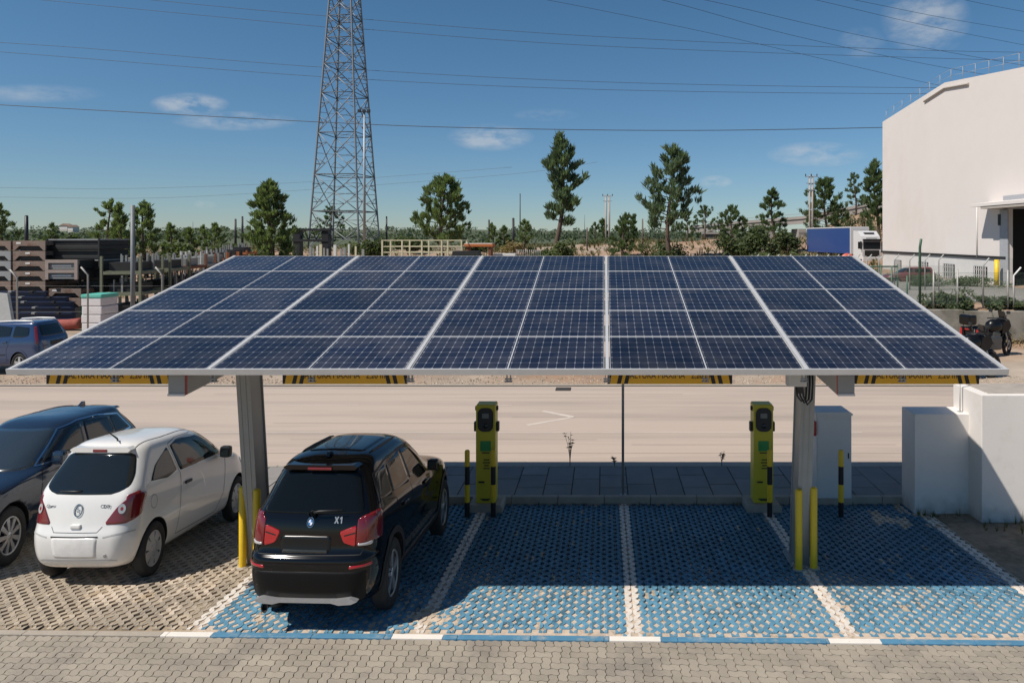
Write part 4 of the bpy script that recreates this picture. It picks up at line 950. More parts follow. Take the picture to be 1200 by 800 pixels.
opel.patch('bumper_sensor', M('sensor_grey', (.35, .34, .33), .5), 'R', [(.44, .40), (.49, .40), (.49, .36), (.44, .36)], .004, r=.02, rows=4, cols=4)

# ---- dark blue estate at the far left, nose to the lane (built rear at y=0, then turned about)
vp_ = paint('navy_car_paint', (.012, .022, .042), .16, .1)
rg = [(.22, .22, .3, 4.35, .74, .3, .5, .02, .1), (.28, .28, .14, 4.50, .85, .3, .5, .05, .12), (.40, .40, .05, 4.56, .90, .3, .5, .06, .16), (.56, .54, .01, 4.58, .925, .3, .5, .07, .18), (.68, .64, .02, 4.56, .93, .3, .5, .07, .2), (.80, .74, .05, 4.50, .93, .3, .5, .07, .2),
      (.92, .83, .09, 4.40, .92, .28, .5, .07, .2), (1.0, .89, .13, 4.25, .905, .28, .48, .07, .2), (1.045, .98, .18, 3.36, .885, .26, .5, .06, .14), (1.10, 1.03, .24, 3.22, .86, .24, .44, .06, .14), (1.22, 1.18, .40, 2.90, .79, .22, .36, .05, .14), (1.34, 1.32, .55, 2.56, .72, .2, .32, .05, .13),
      (1.42, 1.405, .60, 2.34, .675, .2, .3, .05, .12), (1.455, 1.44, .64, 2.2, .60, .2, .3, .05, .1), (1.475, 1.46, .82, 2.05, .46, .2, .3, .04, .08), (1.485, 1.47, 1.1, 1.85, .28, .2, .2, .02, .02)]
volvo = Car('parked_car', 'dark blue estate at the left edge, windscreen toward the lane, beside the white hatchback', rg, 4.58, 1.46, (-10.98, 15.12, PZ(15.12) + .03), R(180 + .5), vp_, (.86, 3.60), .335, .215)
volvo.root.rotation_euler.x = math.atan(.0525)
volvo.wheels('multi')
volvo.patch('windscreen', M('windscreen_glass', (.02, .026, .028), .16, var=.05, spec=.9, coat=1), 'F', [(-.60, 1.375), (.60, 1.375), (.79, 1.04), (.70, 1.0), (-.70, 1.0), (-.79, 1.04)], .004, r=.05)
volvo.patch('rear_window', glass, 'R', [(-.56, 1.36), (.56, 1.36), (.66, 1.10), (-.66, 1.10)], .004, r=.05)
ysv = volvo.proj('R', 0, 1.42)[0].y
volvo.piece('roof_spoiler', MB().prism([(-.50, 1.43), (.50, 1.43), (.56, 1.41), (.50, 1.385), (-.50, 1.385), (-.56, 1.41)], ysv - .06, ysv + .14, 'xz'), vp_)
for sg, vw in ((1, 'S'), (-1, 'P')):
    volvo.patch('side_window', glass, vw, [(.62, 1.13), (.86, 1.33), (1.06, 1.36), (1.02, 1.11)], .004, r=.03, rows=8)
    volvo.patch('side_window', glass, vw, [(1.06, 1.105), (1.11, 1.365), (1.78, 1.39), (1.82, 1.075)], .004, r=.03, rows=8)
    volvo.patch('side_window', glass, vw, [(1.88, 1.07), (1.86, 1.39), (2.2, 1.36), (2.80, 1.09), (2.86, 1.03)], .004, r=.03, rows=8)
    volvo.line('chrome_trim', chrome, vw, [(3.0, 1.01), (2.30, 1.355), (1.9, 1.41), (1.4, 1.41), (.84, 1.355), (.58, 1.12), (1.0, 1.085), (2.0, 1.045), (3.0, 1.01)], .022, .007)
    volvo.line('panel_gap', seam_m, vw, [(2.96, .98), (3.02, .7), (2.92, .36)], .008); volvo.line('panel_gap', seam_m, vw, [(1.84, 1.06), (1.86, .6), (1.80, .33)], .008)
    volvo.line('body_crease', M('crease_navy', (.03, .045, .075), .2, coat=1), vw, [(.5, .86), (2.0, .84), (3.6, .82)], .012, .003)
    e = volvo.piece('mirror', MB().bbox((sg * 1.0, 2.72, 1.07), (.22, .15, .17), .05), vp_); volvo.piece('mirror_glass', MB().bbox((sg * 1.0, 2.642, 1.07), (.17, .008, .12), .003), glass, e)
    for yy in (1.35, 2.35):
        p, n_ = volvo.proj(vw, yy, .90); volvo.piece('door_handle', MB().bbox((p.x + sg * .018, yy, .91), (.03, .2, .035), .012), vp_)
    an = R(-58 * sg); rt = Vector((math.cos(an), -math.sin(an), 0)); cp = Vector((sg * .80, .35, 0)).dot(rt)
    volvo.patch('tail_light', lamp_dr, ('A', -58 * sg), [(cp - .07, 1.34), (cp + .05, 1.36), (cp + .09, 1.0), (cp - .03, 1.0)], .010, r=.02)
    headlight(volvo, sg, .66)
fn = MB(); fn.prism([(.82, 1.46), (1.02, 1.46), (.88, 1.53), (.84, 1.53)], -.025, .025, 'yz'); volvo.piece('roof_aerial', fn, vp_)
volvo.piece('wiper', MB().tube([(-.55, 3.12, 1.02), (.1, 3.10, 1.05)], .012, 6), blackp); volvo.patch('grille', blackp, 'F', [(-.36, .74), (.36, .74), (.32, .5), (-.32, .5)], .006, r=.04)
volvo.line('bonnet_gap', seam_m, 'T', [(.66, 3.3), (.62, 4.2)], .008)

# ---- blue estate across the road, side on
fp_ = paint('blue_car_paint', (.026, .052, .125), .2, .2)
rg = [(.22, .22, .3, 4.25, .74, .3, .5, .02, .1), (.28, .28, .12, 4.40, .83, .3, .5, .05, .12), (.42, .42, .03, 4.45, .875, .3, .5, .06, .16), (.58, .56, .0, 4.47, .885, .3, .5, .06, .18), (.72, .68, .05, 4.42, .885, .26, .5, .06, .2), (.88, .80, .07, 4.32, .88, .24, .5, .06, .2),
      (.98, .86, .10, 4.18, .865, .22, .48, .05, .2), (1.02, .97, .13, 3.40, .845, .2, .5, .05, .14), (1.08, 1.02, .17, 3.24, .82, .18, .44, .05, .14), (1.22, 1.18, .26, 2.92, .755, .16, .36, .05, .14), (1.36, 1.34, .36, 2.58, .69, .16, .32, .05, .13), (1.44, 1.42, .38, 2.36, .65, .16, .3, .05, .12),
      (1.47, 1.455, .44, 2.2, .58, .18, .3, .05, .1), (1.485, 1.47, .62, 2.05, .45, .2, .3, .04, .08), (1.492, 1.478, 1.0, 1.85, .28, .2, .2, .02, .02)]
ford = Car('parked_car', 'bright blue estate with silver roof rails, parked across the road at left', rg, 4.47, 1.46, (-23.0, 28.75, -.2), R(90), fp_, (.92, 3.56), .32, .20)
ford.wheels('five')
ford.patch('rear_window', glass, 'R', [(-.52, 1.38), (.52, 1.38), (.60, 1.07), (-.60, 1.07)], .004, r=.05)
ford.patch('plate_panel', blackp, 'R', [(-.30, .92), (.30, .92), (.30, .80), (-.30, .80)], .004, r=.02)
for sg, vw in ((1, 'S'), (-1, 'P')):
    ford.patch('side_window', glass, vw, [(.56, 1.10), (.62, 1.35), (1.22, 1.37), (1.24, 1.06), (.75, 1.06)], .004, r=.07, rows=8)
    ford.patch('side_window', glass, vw, [(1.32, 1.055), (1.30, 1.375), (1.98, 1.38), (2.02, 1.045)], .004, r=.03, rows=8)
    ford.patch('side_window', glass, vw, [(2.08, 1.04), (2.06, 1.38), (2.3, 1.36), (2.92, 1.06), (2.9, 1.02)], .004, r=.03, rows=8)
    ford.line('panel_gap', seam_m, vw, [(2.05, 1.03), (2.06, .6), (2.0, .33)], .009); ford.line('panel_gap', seam_m, vw, [(1.28, 1.03), (1.42, .7), (1.40, .38)], .009); ford.line('side_moulding', blackp, vw, [(1.45, .58), (3.05, .56)], .03, .005)
    for yy in (1.50, 2.25):
        p, n_ = ford.proj(vw, yy, .93); ford.piece('door_handle', MB().bbox((p.x + sg * .018, yy, .94), (.03, .2, .04), .012), fp_)
    ford.piece('mirror', MB().bbox((sg * .96, 2.80, 1.05), (.2, .14, .16), .045), fp_)
    ford.piece('roof_rail', MB().tube([ford.proj('T', sg * .58, yy)[0] + Vector((0, 0, dz)) for yy, dz in ((.52, 0), (.62, .045), (1.3, .05), (2.0, .045), (2.12, 0))], .022, 8), alu)
    an = R(-45 * sg); rt = Vector((math.cos(an), -math.sin(an), 0)); cp = Vector((sg * .78, .26, 0)).dot(rt)
    ford.patch('tail_light', lamp_dr, ('A', -45 * sg), [(cp - .05, 1.35), (cp + .04, 1.35), (cp + .07, .88), (cp - .04, .88)], .010, r=.02)
    headlight(ford, sg, .6)
    for yw in (.92, 3.56): ford.line('arch_lip', fp_, vw, [(yw + .375 * math.cos(R(t_)), .32 + .375 * math.sin(R(t_))) for t_ in range(-5, 186, 9)], .05, .014)
ford.patch('windscreen', glass, 'F', [(-.58, 1.40), (.58, 1.40), (.74, 1.06), (-.74, 1.06)], .004, r=.05)

# ---- red car behind the fence on the right plateau (only its upper half shows)
rp_ = paint('red_car_paint', (.13, .022, .028), .4)
rc = Car('parked_car', 'dark red saloon parked below the white warehouse, behind the fence', rg, 4.47, 1.12, (px(1062, 60), 60.2, gz(px(1062, 60), 60) - .35), R(90), rp_, (.92, 3.56), .32, .20)
rc.root.location.x = px(1095, 60)
rc.wheels('five')
for sg, vw in ((1, 'S'), (-1, 'P')):
    rc.patch('side_window', glass, vw, [(.50, 1.08), (.60, 1.36), (1.98, 1.38), (2.02, 1.05)], .004, r=.05, rows=8); rc.patch('side_window', glass, vw, [(2.08, 1.04), (2.06, 1.38), (2.3, 1.36), (2.92, 1.06)], .004, r=.03, rows=8)
    rc.patch('tail_light', lamp_r, ('A', -45 * sg), [(Vector((sg * .78, .26, 0)).dot(Vector((math.cos(R(-45 * sg)), -math.sin(R(-45 * sg)), 0))) + q, z) for q, z in ((-.08, 1.0), (.1, 1.0), (.1, .8), (-.08, .8))], .01, r=.02)
rc.patch('windscreen', glass, 'F', [(-.58, 1.40), (.58, 1.40), (.74, 1.06), (-.74, 1.06)], .004, r=.05); rc.patch('rear_window', glass, 'R', [(-.52, 1.38), (.52, 1.38), (.60, 1.07), (-.60, 1.07)], .004, r=.05)

# ------------------------------------------------------------------ motorcycles
def motorcycle(lab, loc, rz, steer=25):
    t_ = thing('motorcycle', lab, 'motorcycle', loc, rz, None); k = 1.55
    fork = R(steer)
    def part(name, mb, m, par=None):
        mb.xform(Matrix.Diagonal((1.3, 1.3, k, 1))); o = mb.build(name, m, par or t_); return o
    def wheel(x, y, ang_):
        e = thing('wheel', None, None); e.parent = t_; r = .32
        for nm, prof, m in (('tyre', [(-.04, .25), (-.065, .28), (-.05, .315), (0, .325), (.05, .315), (.065, .28), (.04, .25)], rubber), ('rim', [(-.03, .25), (-.035, .235), (.035, .235), (.03, .25)], dark)):
            mb = MB().lathe(prof, (0, 0, 0), 'x', 32)
            if nm == 'rim':
                for q in range(5):
                    a0 = q * 2 * math.pi / 5; mb.tube([(0, .03 * math.cos(a0), .03 * math.sin(a0)), (0, .24 * math.cos(a0), .24 * math.sin(a0))], .014, 6)
                mb.lathe([(-.05, 0), (-.05, .05), (.05, .05), (.05, 0)], (0, 0, 0), 'x', 12)
            mb.xform(Matrix.Translation((x, y, r)) @ Matrix.Rotation(ang_, 4, 'Z')); part(nm, mb, m, e)
        mb = MB(); disc(mb, .09, .15, .0); mb.xform(Matrix.Translation((x, y, r)) @ Matrix.Rotation(ang_, 4, 'Z') @ Matrix.Translation((.07, 0, 0)) @ Matrix.Rotation(R(90), 4, 'Y')); part('brake_disc', mb, galv, e)
    # local: +y forward; wheels at y 0 (rear) and 1.5 (front)
    wheel(0, 0, 0); wheel(-.06 * steer / 25, 1.52, fork)
    bk = M('bike_black', (.005, .005, .0055), .3, var=.1, coat=.2, spec=.3)
    part('frame', MB().tube([(0, .0, .32), (0, .55, .45), (0, .95, .40), (0, 1.15, .86), (0, .60, .80), (0, .1, .88), (0, -.25, .92)], .045, 8), dark)
    part('engine', MB().bbox((0, .72, .42), (.46, .56, .42), .06).bbox((0, .84, .62), (.34, .30, .30), .05), M('engine_metal', (.12, .12, .12), .4, .7))
    tk = MB(); 
    for (x0, z0, w) in (): pass
    tk.lathe([(.55, .02), (.60, .16), (.78, .22), (.98, .23), (1.14, .17), (1.22, .02)], (0, 0, .92), 'y', 16); part('fuel_tank', tk, bk)
    part('seat', MB().bbox((0, .30, .90), (.28, .62, .10), .04), blackp)
    part('fairing', MB().prism([(1.02, .70), (1.30, .74), (1.44, .92), (1.36, 1.10), (1.22, 1.16), (1.06, .98)], -.21, .21, 'yz').prism([(1.30, .92), (1.62, .88), (1.42, .98)], -.06, .06, 'yz'), bk)
    part('screen', MB().prism([(1.22, 1.14), (1.36, 1.08), (1.22, 1.36), (1.16, 1.38)], -.12, .12, 'yz'), glass)
    part('headlight', MB().bbox((0, 1.44, .95), (.2, .06, .12), .03), lamp_c)
    fk = MB()
    for s_ in (-1, 1): fk.tube([(s_ * .10 - .06, 1.50, .33), (s_ * .11, 1.18, 1.02)], .026, 8)
    part('fork', fk, galv)
    part('front_mudguard', MB().tube([(-.05, 1.22, .52), (-.06, 1.36, .66), (-.07, 1.56, .685), (-.07, 1.74, .60)], [.05, .075, .075, .04], 8), bk)
    hb_ = part('handlebar', MB().tube([(-.42, .98, 1.12), (-.22, 1.10, 1.14), (.22, 1.12, 1.14), (.40, 1.03, 1.12)], .018, 8), dark)
    for s_ in (-1, 1): part('mirror', MB().tube([(s_ * .24, 1.10, 1.14), (s_ * .34, 1.12, 1.32)], .009, 6).bbox((s_ * .38, 1.11, 1.36), (.15, .04, .09), .018), blackp, hb_)
    part('top_case', MB().bbox((0, -.36, 1.16), (.46, .40, .32), .08), bk)
    for s_ in (-1, 1):
        pc = part('pannier', MB().bbox((s_ * .32, -.06, .74), (.18, .48, .36), .05), bk); part('red_reflector', MB().bbox((s_ * .36, -.305, .76), (.09, .012, .24), .004), lamp_r, pc)
    part('tail_light', MB().bbox((0, -.40, .88), (.18, .05, .07), .015), lamp_r)
    part('exhaust', MB().tube([(.16, .70, .30), (.2, .3, .28), (.24, -.25, .44)], [.03, .04, .055], 10), galv)
    part('kick_stand', MB().tube([(-.1, .5, .35), (-.30, .45, .0)], .014, 6), dark)
    return t_
yM = 31.5
motorcycle('black touring motorcycle with top case, its whole front wheel showing right of the canopy', (px(1142, yM + .7), yM + .6, gz(19, yM) + .01), R(-72), 20)
motorcycle('black motorcycle almost hidden by the canopy corner, only its front wheel showing', (px(1108, 27.2), 27.2, gz(15, 28) + .01), R(-82), 0)

# ------------------------------------------------------------------ right side: retaining wall, fence, hedge, warehouse, truck
oldc = M('old_concrete', (.25, .23, .195), .9, var=.2, scale=1.0, c2=(.15, .135, .10), c2amt=.5, c2scale=.8, bump=.4, bscale=12)
t_ = thing('retaining_wall', 'low weathered concrete retaining wall behind the motorcycles', 'wall', (26, 36.3, -.2))
mb = MB()
for i in range(9):
    mb.bbox((-13 + 4 * i, .03 * (i - 4), 1.0 - .0 + .04 * random.uniform(-1, 1)), (3.97, .3, 1.55 + .16 * random.random()), .03)
mb.build('concrete_panels', oldc, t_)
fmesh = bpy.data.materials.new('chain_link'); fmesh.use_nodes = True; t = fmesh.node_tree; b = t.nodes['Principled BSDF']
b.inputs['Base Color'].default_value = (.12, .17, .13, 1); b.inputs['Metallic'].default_value = .2; b.inputs['Roughness'].default_value = .5
tcn = node(t, 'ShaderNodeTexCoord'); s3 = node(t, 'ShaderNodeSeparateXYZ'); t.links.new(tcn.outputs['Object'], s3.inputs[0])
def mt2(op, *a):
    n = node(t, 'ShaderNodeMath', operation=op)
    for i, v in enumerate(a):
        if isinstance(v, (int, float)): n.inputs[i].default_value = v
        else: t.links.new(v, n.inputs[i])
    return n.outputs[0]
d1 = mt2('ABSOLUTE', mt2('SUBTRACT', mt2('FRACT', mt2('MULTIPLY', mt2('ADD', s3.outputs['X'], s3.outputs['Z']), 14)), .5)); d2 = mt2('ABSOLUTE', mt2('SUBTRACT', mt2('FRACT', mt2('MULTIPLY', mt2('SUBTRACT', s3.outputs['X'], s3.outputs['Z']), 14)), .5))
wire = mt2('MAXIMUM', mt2('LESS_THAN', d1, .045), mt2('LESS_THAN', d2, .045))
tr = node(t, 'ShaderNodeBsdfTransparent'); ms = node(t, 'ShaderNodeMixShader'); t.links.new(wire, ms.inputs[0]); t.links.new(tr.outputs[0], ms.inputs[1]); t.links.new(b.outputs[0], ms.inputs[2]); t.links.new(ms.outputs[0], t.nodes['Material Output'].inputs[0])
fgreen = M('fence_green', (.05, .11, .07), .5, .1); fgrey = M('fence_grey', (.36, .35, .32), .55, .2)
def fence(name, lab, p0, p1, base, h, posts, mats, bent=0, panel=True):
    t_ = thing(name, lab, 'fence', (p0[0], p0[1], base)); d = Vector((p1[0] - p0[0], p1[1] - p0[1], 0)); Ln = d.length; t_.rotation_euler.z = math.atan2(d.y, d.x)
    for q in posts:
        s_, hh, m_ = q[0], q[1], q[2]; mb = MB(); pts = [(s_, 0, -.1), (s_, 0, hh)]
        if len(q) > 3: pts.append((s_ + q[3], -.15, hh + .45))
        mb.tube(pts, q[4] if len(q) > 4 else .045, 8); mb.build('post', m_, t_)
    if panel: MB().add([(0, .05, .05), (Ln, .05, .05), (Ln, .05, h), (0, .05, h)], [(0, 1, 2, 3)]).build('mesh_panel', mats[0], t_)
    mb = MB()
    for z in (.1, h * .5, h): mb.tube([(0, .05, z), (Ln, .05, z)], .004, 4)
    mb.build('tension_wire', mats[1], t_); return t_
yF = 36.6; fx = lambda u: px(u, yF) - px(1040, yF)
fence('chain_link_fence', 'green and grey chain link fence standing on the concrete retaining wall', (px(1040, yF), yF), (px(1330, yF), yF), 1.8, 1.75,
      [(fx(1045), 2.1, fgreen), (fx(1063), 1.6, fgreen), (fx(1078), 3.1, fgreen, 0, .07), (fx(1094), 1.9, fgrey), (fx(1122), 1.95, fgrey), (fx(1152), 2.1, fgrey, .25), (fx(1181), 1.9, fgrey), (fx(1188), 1.6, cab_m, .3), (fx(1215), 1.9, fgrey, .25), (fx(1245), 1.9, fgrey, .25)], (fmesh, fgreen))
yG = 50.0; gx_ = lambda u: px(u, yG) - px(880, yG)
fence('green_mesh_fence', 'pale green mesh fence with bent white post tips, in front of the blue lorry', (px(880, yG), yG), (px(1120, yG), yG), gz(20, yG) - .1, 1.9 if True else 0,
      [(gx_(u), 2.3, fgrey, .3) for u in (884, 896, 908, 922, 940, 953, 966, 978, 990, 1002, 1016, 1030, 1048, 1066, 1084, 1100)], (fmesh, fgrey))
t_ = thing('green_gate', 'green tubular gate frame in the fence beside the white lorry cab', 'gate', (px(1012, 48), 48, gz(20, 48)))
W = px(1052, 48) - px(1012, 48)
mb = MB()
for z in (.1, 1.0, 1.85): mb.tube([(0, 0, z), (W, 0, z)], .05, 8)
for s_ in (0, W * .5, W): mb.tube([(s_, 0, 0), (s_, 0, 2.0)], .05, 8)
mb.build('frame', fgreen, t_); MB().add([(0, .03, .1), (W, .03, .1), (W, .03, 1.85), (0, .03, 1.85)], [(0, 1, 2, 3)]).build('mesh_panel', fmesh, t_)

# warehouse
whm = M('warehouse_render', (.66, .605, .565), .8, var=.03, scale=.25, c2=(.62, .56, .51), c2amt=.3, c2scale=.12, bump=.05, bscale=8)
whp = M('warehouse_plinth', (.56, .545, .52), .8, var=.08, scale=.6)
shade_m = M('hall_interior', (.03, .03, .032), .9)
WX, WY0, WY1 = 32.2, 40.0, 79.0; WB = gz(33, 60) - .5
wt = thing('warehouse', 'tall plain white warehouse with a stepped sloping roofline and roof railing', 'warehouse', (WX, 60, WB))
def wz(y): return None
prof = []
def top(u, v): y = WX * F / (u - UC); return (y - 60, pz(v, y) - WB)
a_, b_, c_ = top(1034.2, 143), top(1107, 97), top(1200, 78.5)
slope = (c_[1] - b_[1]) / (c_[0] - b_[0]); d_ = (WY0 - 60, b_[1] + slope * (WY0 - 60 - b_[0]))
# gable wall as a thick slab with the door opening left out
dy0, dy1, dh = WX * F / (1181 - UC) - 60, -14.0, pz(244, WX * F / (1181 - UC)) - WB
def topz(y): return a_[1] + (b_[1] - a_[1]) * (y - a_[0]) / (b_[0] - a_[0]) if y > b_[0] else b_[1] + slope * (y - b_[0])
PLH = pz(298.5, WX * F / (1100 - UC)) - WB
mb = MB()
mb.prism([(a_[0], PLH), (dy0, PLH), (dy0, dh), (dy0, topz(dy0)), (b_[0], b_[1]), (a_[0], a_[1])] if dy0 < b_[0] else [(a_[0], PLH), (dy0, PLH), (dy0, topz(dy0)), (a_[0], a_[1])], 0, .4, 'yz')
mb.prism([(dy0, dh), (dy1, dh), (dy1, topz(dy1)), (dy0, topz(dy0))], 0, .4, 'yz'); mb.prism([(dy1, 0), (d_[0], 0), (d_[0], d_[1]), (dy1, topz(dy1))], 0, .4, 'yz')
mb.box((20, a_[0] - .2, a_[1] / 2 + .1), (39, .4, a_[1])); mb.build('gable_wall', whm, wt)
mb = MB(); mb.box((.21, (a_[0] + dy0) / 2, PLH / 2 - .1), (.36, a_[0] - dy0, PLH + .19)); mb.build('plinth_wall', whp, wt)
MB().box((-.03, (a_[0] + dy0) / 2 + .2, PLH + .02), (.12, a_[0] - dy0 + .1, .22)).build('plinth_ledge', dark, wt)
mb = MB(); mb.add([(.4, a_[0], a_[1] - .06), (40, a_[0], a_[1] - .06), (40, b_[0], b_[1] - .06), (.4, b_[0], b_[1] - .06), (40, d_[0], d_[1] - .06), (.4, d_[0], d_[1] - .06)], [(0, 1, 2, 3), (3, 2, 4, 5)]); mb.build('roof', whm, wt)
y1_, z1_ = top(1084, 119); y2_, z2_ = top(1136, 98.5)
gm2 = M('gutter_grey', (.40, .355, .31), .7)
mb = MB(); mb.tube([(-.08, y1_, z1_), (-.08, top(1108, 103.5)[0], top(1108, 103.5)[1]), (-.08, y2_, z2_)], .12, 6, smooth=False); mb.build('roof_gutter', gm2, wt)
mb = MB(); yy = a_[0] - .3; pr = None; NR = 0
while yy > d_[0] + .3:
    z = topz(yy); mb.tube([(.3, yy, z), (.3, yy, z + 1.2)], .022, 5)
    if pr:
        for f in (.6, 1.2): mb.tube([(.3, pr, topz(pr) + f), (.3, yy, z + f)], .015, 5)
    pr = yy; yy -= 2.1
mb.build('roof_railing', fgrey, wt)
for u in (1052, 1082, 1112, 1149):
    yc = WX * F / (u - UC); wdt = 1.75 if u < 1080 else 2.0
    wo = MB().box((.0, yc - 60, PLH * .42), (.10, wdt, PLH * .56)).build('window', dark, wt)
    mb = MB()
    for q in range(6): mb.box((-.06, yc - 60 - wdt / 2 + wdt * (q + .5) / 6, PLH * .42), (.03, .10, PLH * .54))
    for zz in (.25, .42, .6): mb.box((-.065, yc - 60, PLH * zz), (.02, wdt, .05))
    mb.build('window_bars', cab_m, wo)
# awning and door
ay0, ay1 = WX * F / (1159 - UC) - 60, -14
az = pz(243, WX * F / (1159 - UC)) - WB
mb = MB(); mb.prism([(.0, az + .45), (-1.7, az + .25), (-1.7, az + .0), (0, az + .05)], ay1, ay0, 'xz'); mb.build('awning', whm, wt)
MB().box((-.9, (ay0 + ay1) / 2 - .8, az - .12), (1.5, ay0 - ay1 - 1.8, .2)).build('awning_beam', gm2, wt)
mb = MB(); mb.box((-.04, (dy0 + .55 + dy1 - .5) / 2, dh + .45), (.07, dy0 - dy1 + 1.0, 1.1)); mb.box((-.04, dy0 + .45, dh / 2), (.07, 1.1, dh)); mb.build('door_surround', M('surround_grey', (.33, .34, .36), .7), wt)
mb = MB()
for y_ in (dy0, dy1): pass
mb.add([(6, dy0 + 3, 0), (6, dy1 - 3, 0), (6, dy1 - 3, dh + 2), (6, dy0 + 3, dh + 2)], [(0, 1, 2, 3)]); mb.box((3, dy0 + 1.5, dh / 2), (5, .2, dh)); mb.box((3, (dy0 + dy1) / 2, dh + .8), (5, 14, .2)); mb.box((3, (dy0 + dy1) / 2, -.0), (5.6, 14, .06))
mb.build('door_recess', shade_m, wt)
MB().box((-.10, dy0 + 1.0, dh - .9), (.08, .30, .9)).build('wall_lamp', dark, wt)
mb = MB(); yp = WX * F / (1146 - UC) - 60; mb.tube([(-.08, yp, PLH), (-.08, yp, az + .3)], .06, 6); mb.build('downpipe', cab_m, wt)
t_ = thing('guard_post', 'yellow guard post at the corner of the dark warehouse door', 'guard post', (WX - .7, WX * F / (1166.5 - UC) - 1.4, gz(31, 56)))
MB().tube([(0, 0, -.2), (0, 0, 2.1)], .18, 12).build('tube', yel, t_); MB().lathe([(0, .3), (.06, .3)], (0, 0, 0), 'z', 12).build('collar', kerb_m, t_)
# driveway on the plateau
g = MB()
for i in range(12): pass
pts = [(px(1000, 43), 43), (40, 43), (40, 66), (px(1010, 66), 66)]
nn_ = 14
vs_ = []
for j in range(nn_ + 1):
    y_ = 41 + 30 * j / nn_
    for i in range(nn_ + 1):
        x_ = 13 + (31.6 - 13) * i / nn_; vs_.append((x_, y_, gz(x_, y_) + .03))
g.add(vs_, [(j * 15 + i, j * 15 + i + 1, (j + 1) * 15 + i + 1, (j + 1) * 15 + i) for j in range(nn_) for i in range(nn_)], smooth=True)
tag(g.build('driveway', M('old_asphalt', (.21, .20, .18), .9, var=.15, scale=.8, bump=.2, bscale=20)), kind='structure')

# lorry: blue curtain trailer and white cab
lb = paint('lorry_blue', (.025, .06, .20), .4, coat=.2); lw = paint('lorry_white', (.62, .61, .60), .3, coat=.6)
lk = 1.34
lor = thing('lorry', 'lorry with a plain blue curtain-sided trailer and a white cab', 'lorry', (px(1015, 94), 94.0, gz(36, 94) - .75), R(190))
def lpart(name, mb, m, par=None): mb.xform(Matrix.Diagonal((1.12, 1.0, lk, 1))); return mb.build(name, m, par or lor)
# local: +y is forward
lpart('trailer_box', MB().bbox((0, -8.2, 2.55), (2.5, 13.0, 2.7), .03), lb)
lpart('trailer_roof', MB().bbox((0, -8.2, 3.95), (2.56, 13.1, .12), .03), lw)
mb = MB(); mb.bbox((0, -1.68, 2.55), (2.56, .14, 2.8), .03); lpart('trailer_front', mb, lw)
lpart('trailer_chassis', MB().bbox((0, -8.2, 1.05), (1.2, 12.6, .25), .03), dark)
cabm = lpart('cab', MB().prism([(-.9, .7), (1.35, .7), (1.42, 1.5), (1.30, 2.5), (1.05, 3.0), (.2, 3.55), (-.9, 3.6)], -1.24, 1.24, 'yz'), lw)
lpart('windscreen', MB().prism([(1.435, 1.72), (1.365, 2.45), (1.325, 2.45), (1.39, 1.72)], -1.12, 1.12, 'yz'), glass, cabm)
lpart('sun_visor', MB().prism([(1.36, 2.52), (1.62, 2.58), (1.60, 2.74), (1.25, 2.72)], -1.15, 1.15, 'yz'), blackp, cabm)
lpart('name_panel', MB().bbox((0, 1.30, 2.83), (1.5, .05, .16), .01), cab_m, cabm)
lpart('roof_hatch', MB().bbox((0, .55, 3.34), (1.3, .5, .12), .03), blackp, cabm)
lpart('grille', MB().bbox((0, 1.42, 1.2), (1.9, .05, .8), .02), blackp, cabm); lpart('bumper', MB().bbox((0, 1.38, .68), (2.48, .3, .5), .08), lw, cabm)
for s_ in (-1, 1):
    lpart('side_window', MB().box((s_ * 1.243, .75, 2.1), (.02, .9, .7)), glass, cabm); lpart('mirror', MB().bbox((s_ * 1.42, 1.35, 2.1), (.2, .16, .8), .04), blackp, cabm); lpart('headlight', MB().bbox((s_ * .95, 1.47, .95), (.4, .06, .2), .02), lamp_c, cabm)
for yw in (.55, -2.8, -10.6, -11.9, -13.2):
    for s_ in (-1, 1): lpart('wheel', MB().lathe([(-.15, .3), (-.16, .5), (.16, .5), (.15, .3), (.1, 0)], (s_ * 1.08, yw, .5), 'x', 20), rubber)
t_ = thing('stop_sign', 'small round red sign at the left foot of the white lorry cab', 'sign', (px(993, 55), 55, gz(19, 55)))
MB().tube([(0, 0, 0), (0, 0, 2.0)], .04, 8).build('pole', fgrey, t_); mb = MB(); mb.lathe([(-.06, 0), (-.06, .62), (-.03, .62)], (0, 0, 2.0), 'y', 20); mb.build('disc', M('sign_red', (.5, .10, .06), .5), t_)

# ------------------------------------------------------------------ pylon, poles, cables
pyl_m = M('pylon_steel', (.20, .21, .22), .55, .3, var=.1, scale=.3)
YP = 150.0
pc = px(404.5, YP)
pyl = thing('lattice_pylon', 'tall grey steel lattice pylon rising out of the top of the view', 'pylon', (pc, YP, gz(pc, YP)))
zb0 = gz(pc, YP); rotp = R(-4.2)
def hw(z):                                           # half width of the square body at height z (absolute)
    v = V0 - (z - H) * F / YP
    wpx = 80 + (v - 300) * (80 - 34) / 300.0         # px, corner to corner spread
    return max(.6, wpx * YP / F / 2 * .753)
def corner(k, z):
    a_ = rotp + math.pi / 4 + k * math.pi / 2; r = hw(z) * math.sqrt(2); return Vector((r * math.cos(a_), r * math.sin(a_), z - zb0))
ZT = pz(-130, YP)
zl = [zb0]; z = zb0
lev = [pz(v, YP) for v in (248, 206, 158, 112, 78, 48, 22, -5, -30, -55, -80, -105, -130)]
lev = [zb0] + lev; lev = [q for a_, b_ in zip(lev[:-1], lev[1:]) for q in (a_, (a_ + b_) / 2)] + [lev[-1]]
for k in range(4): MB().tube([corner(k, z) for z in lev], .20, 6).build('leg', pyl_m, pyl)
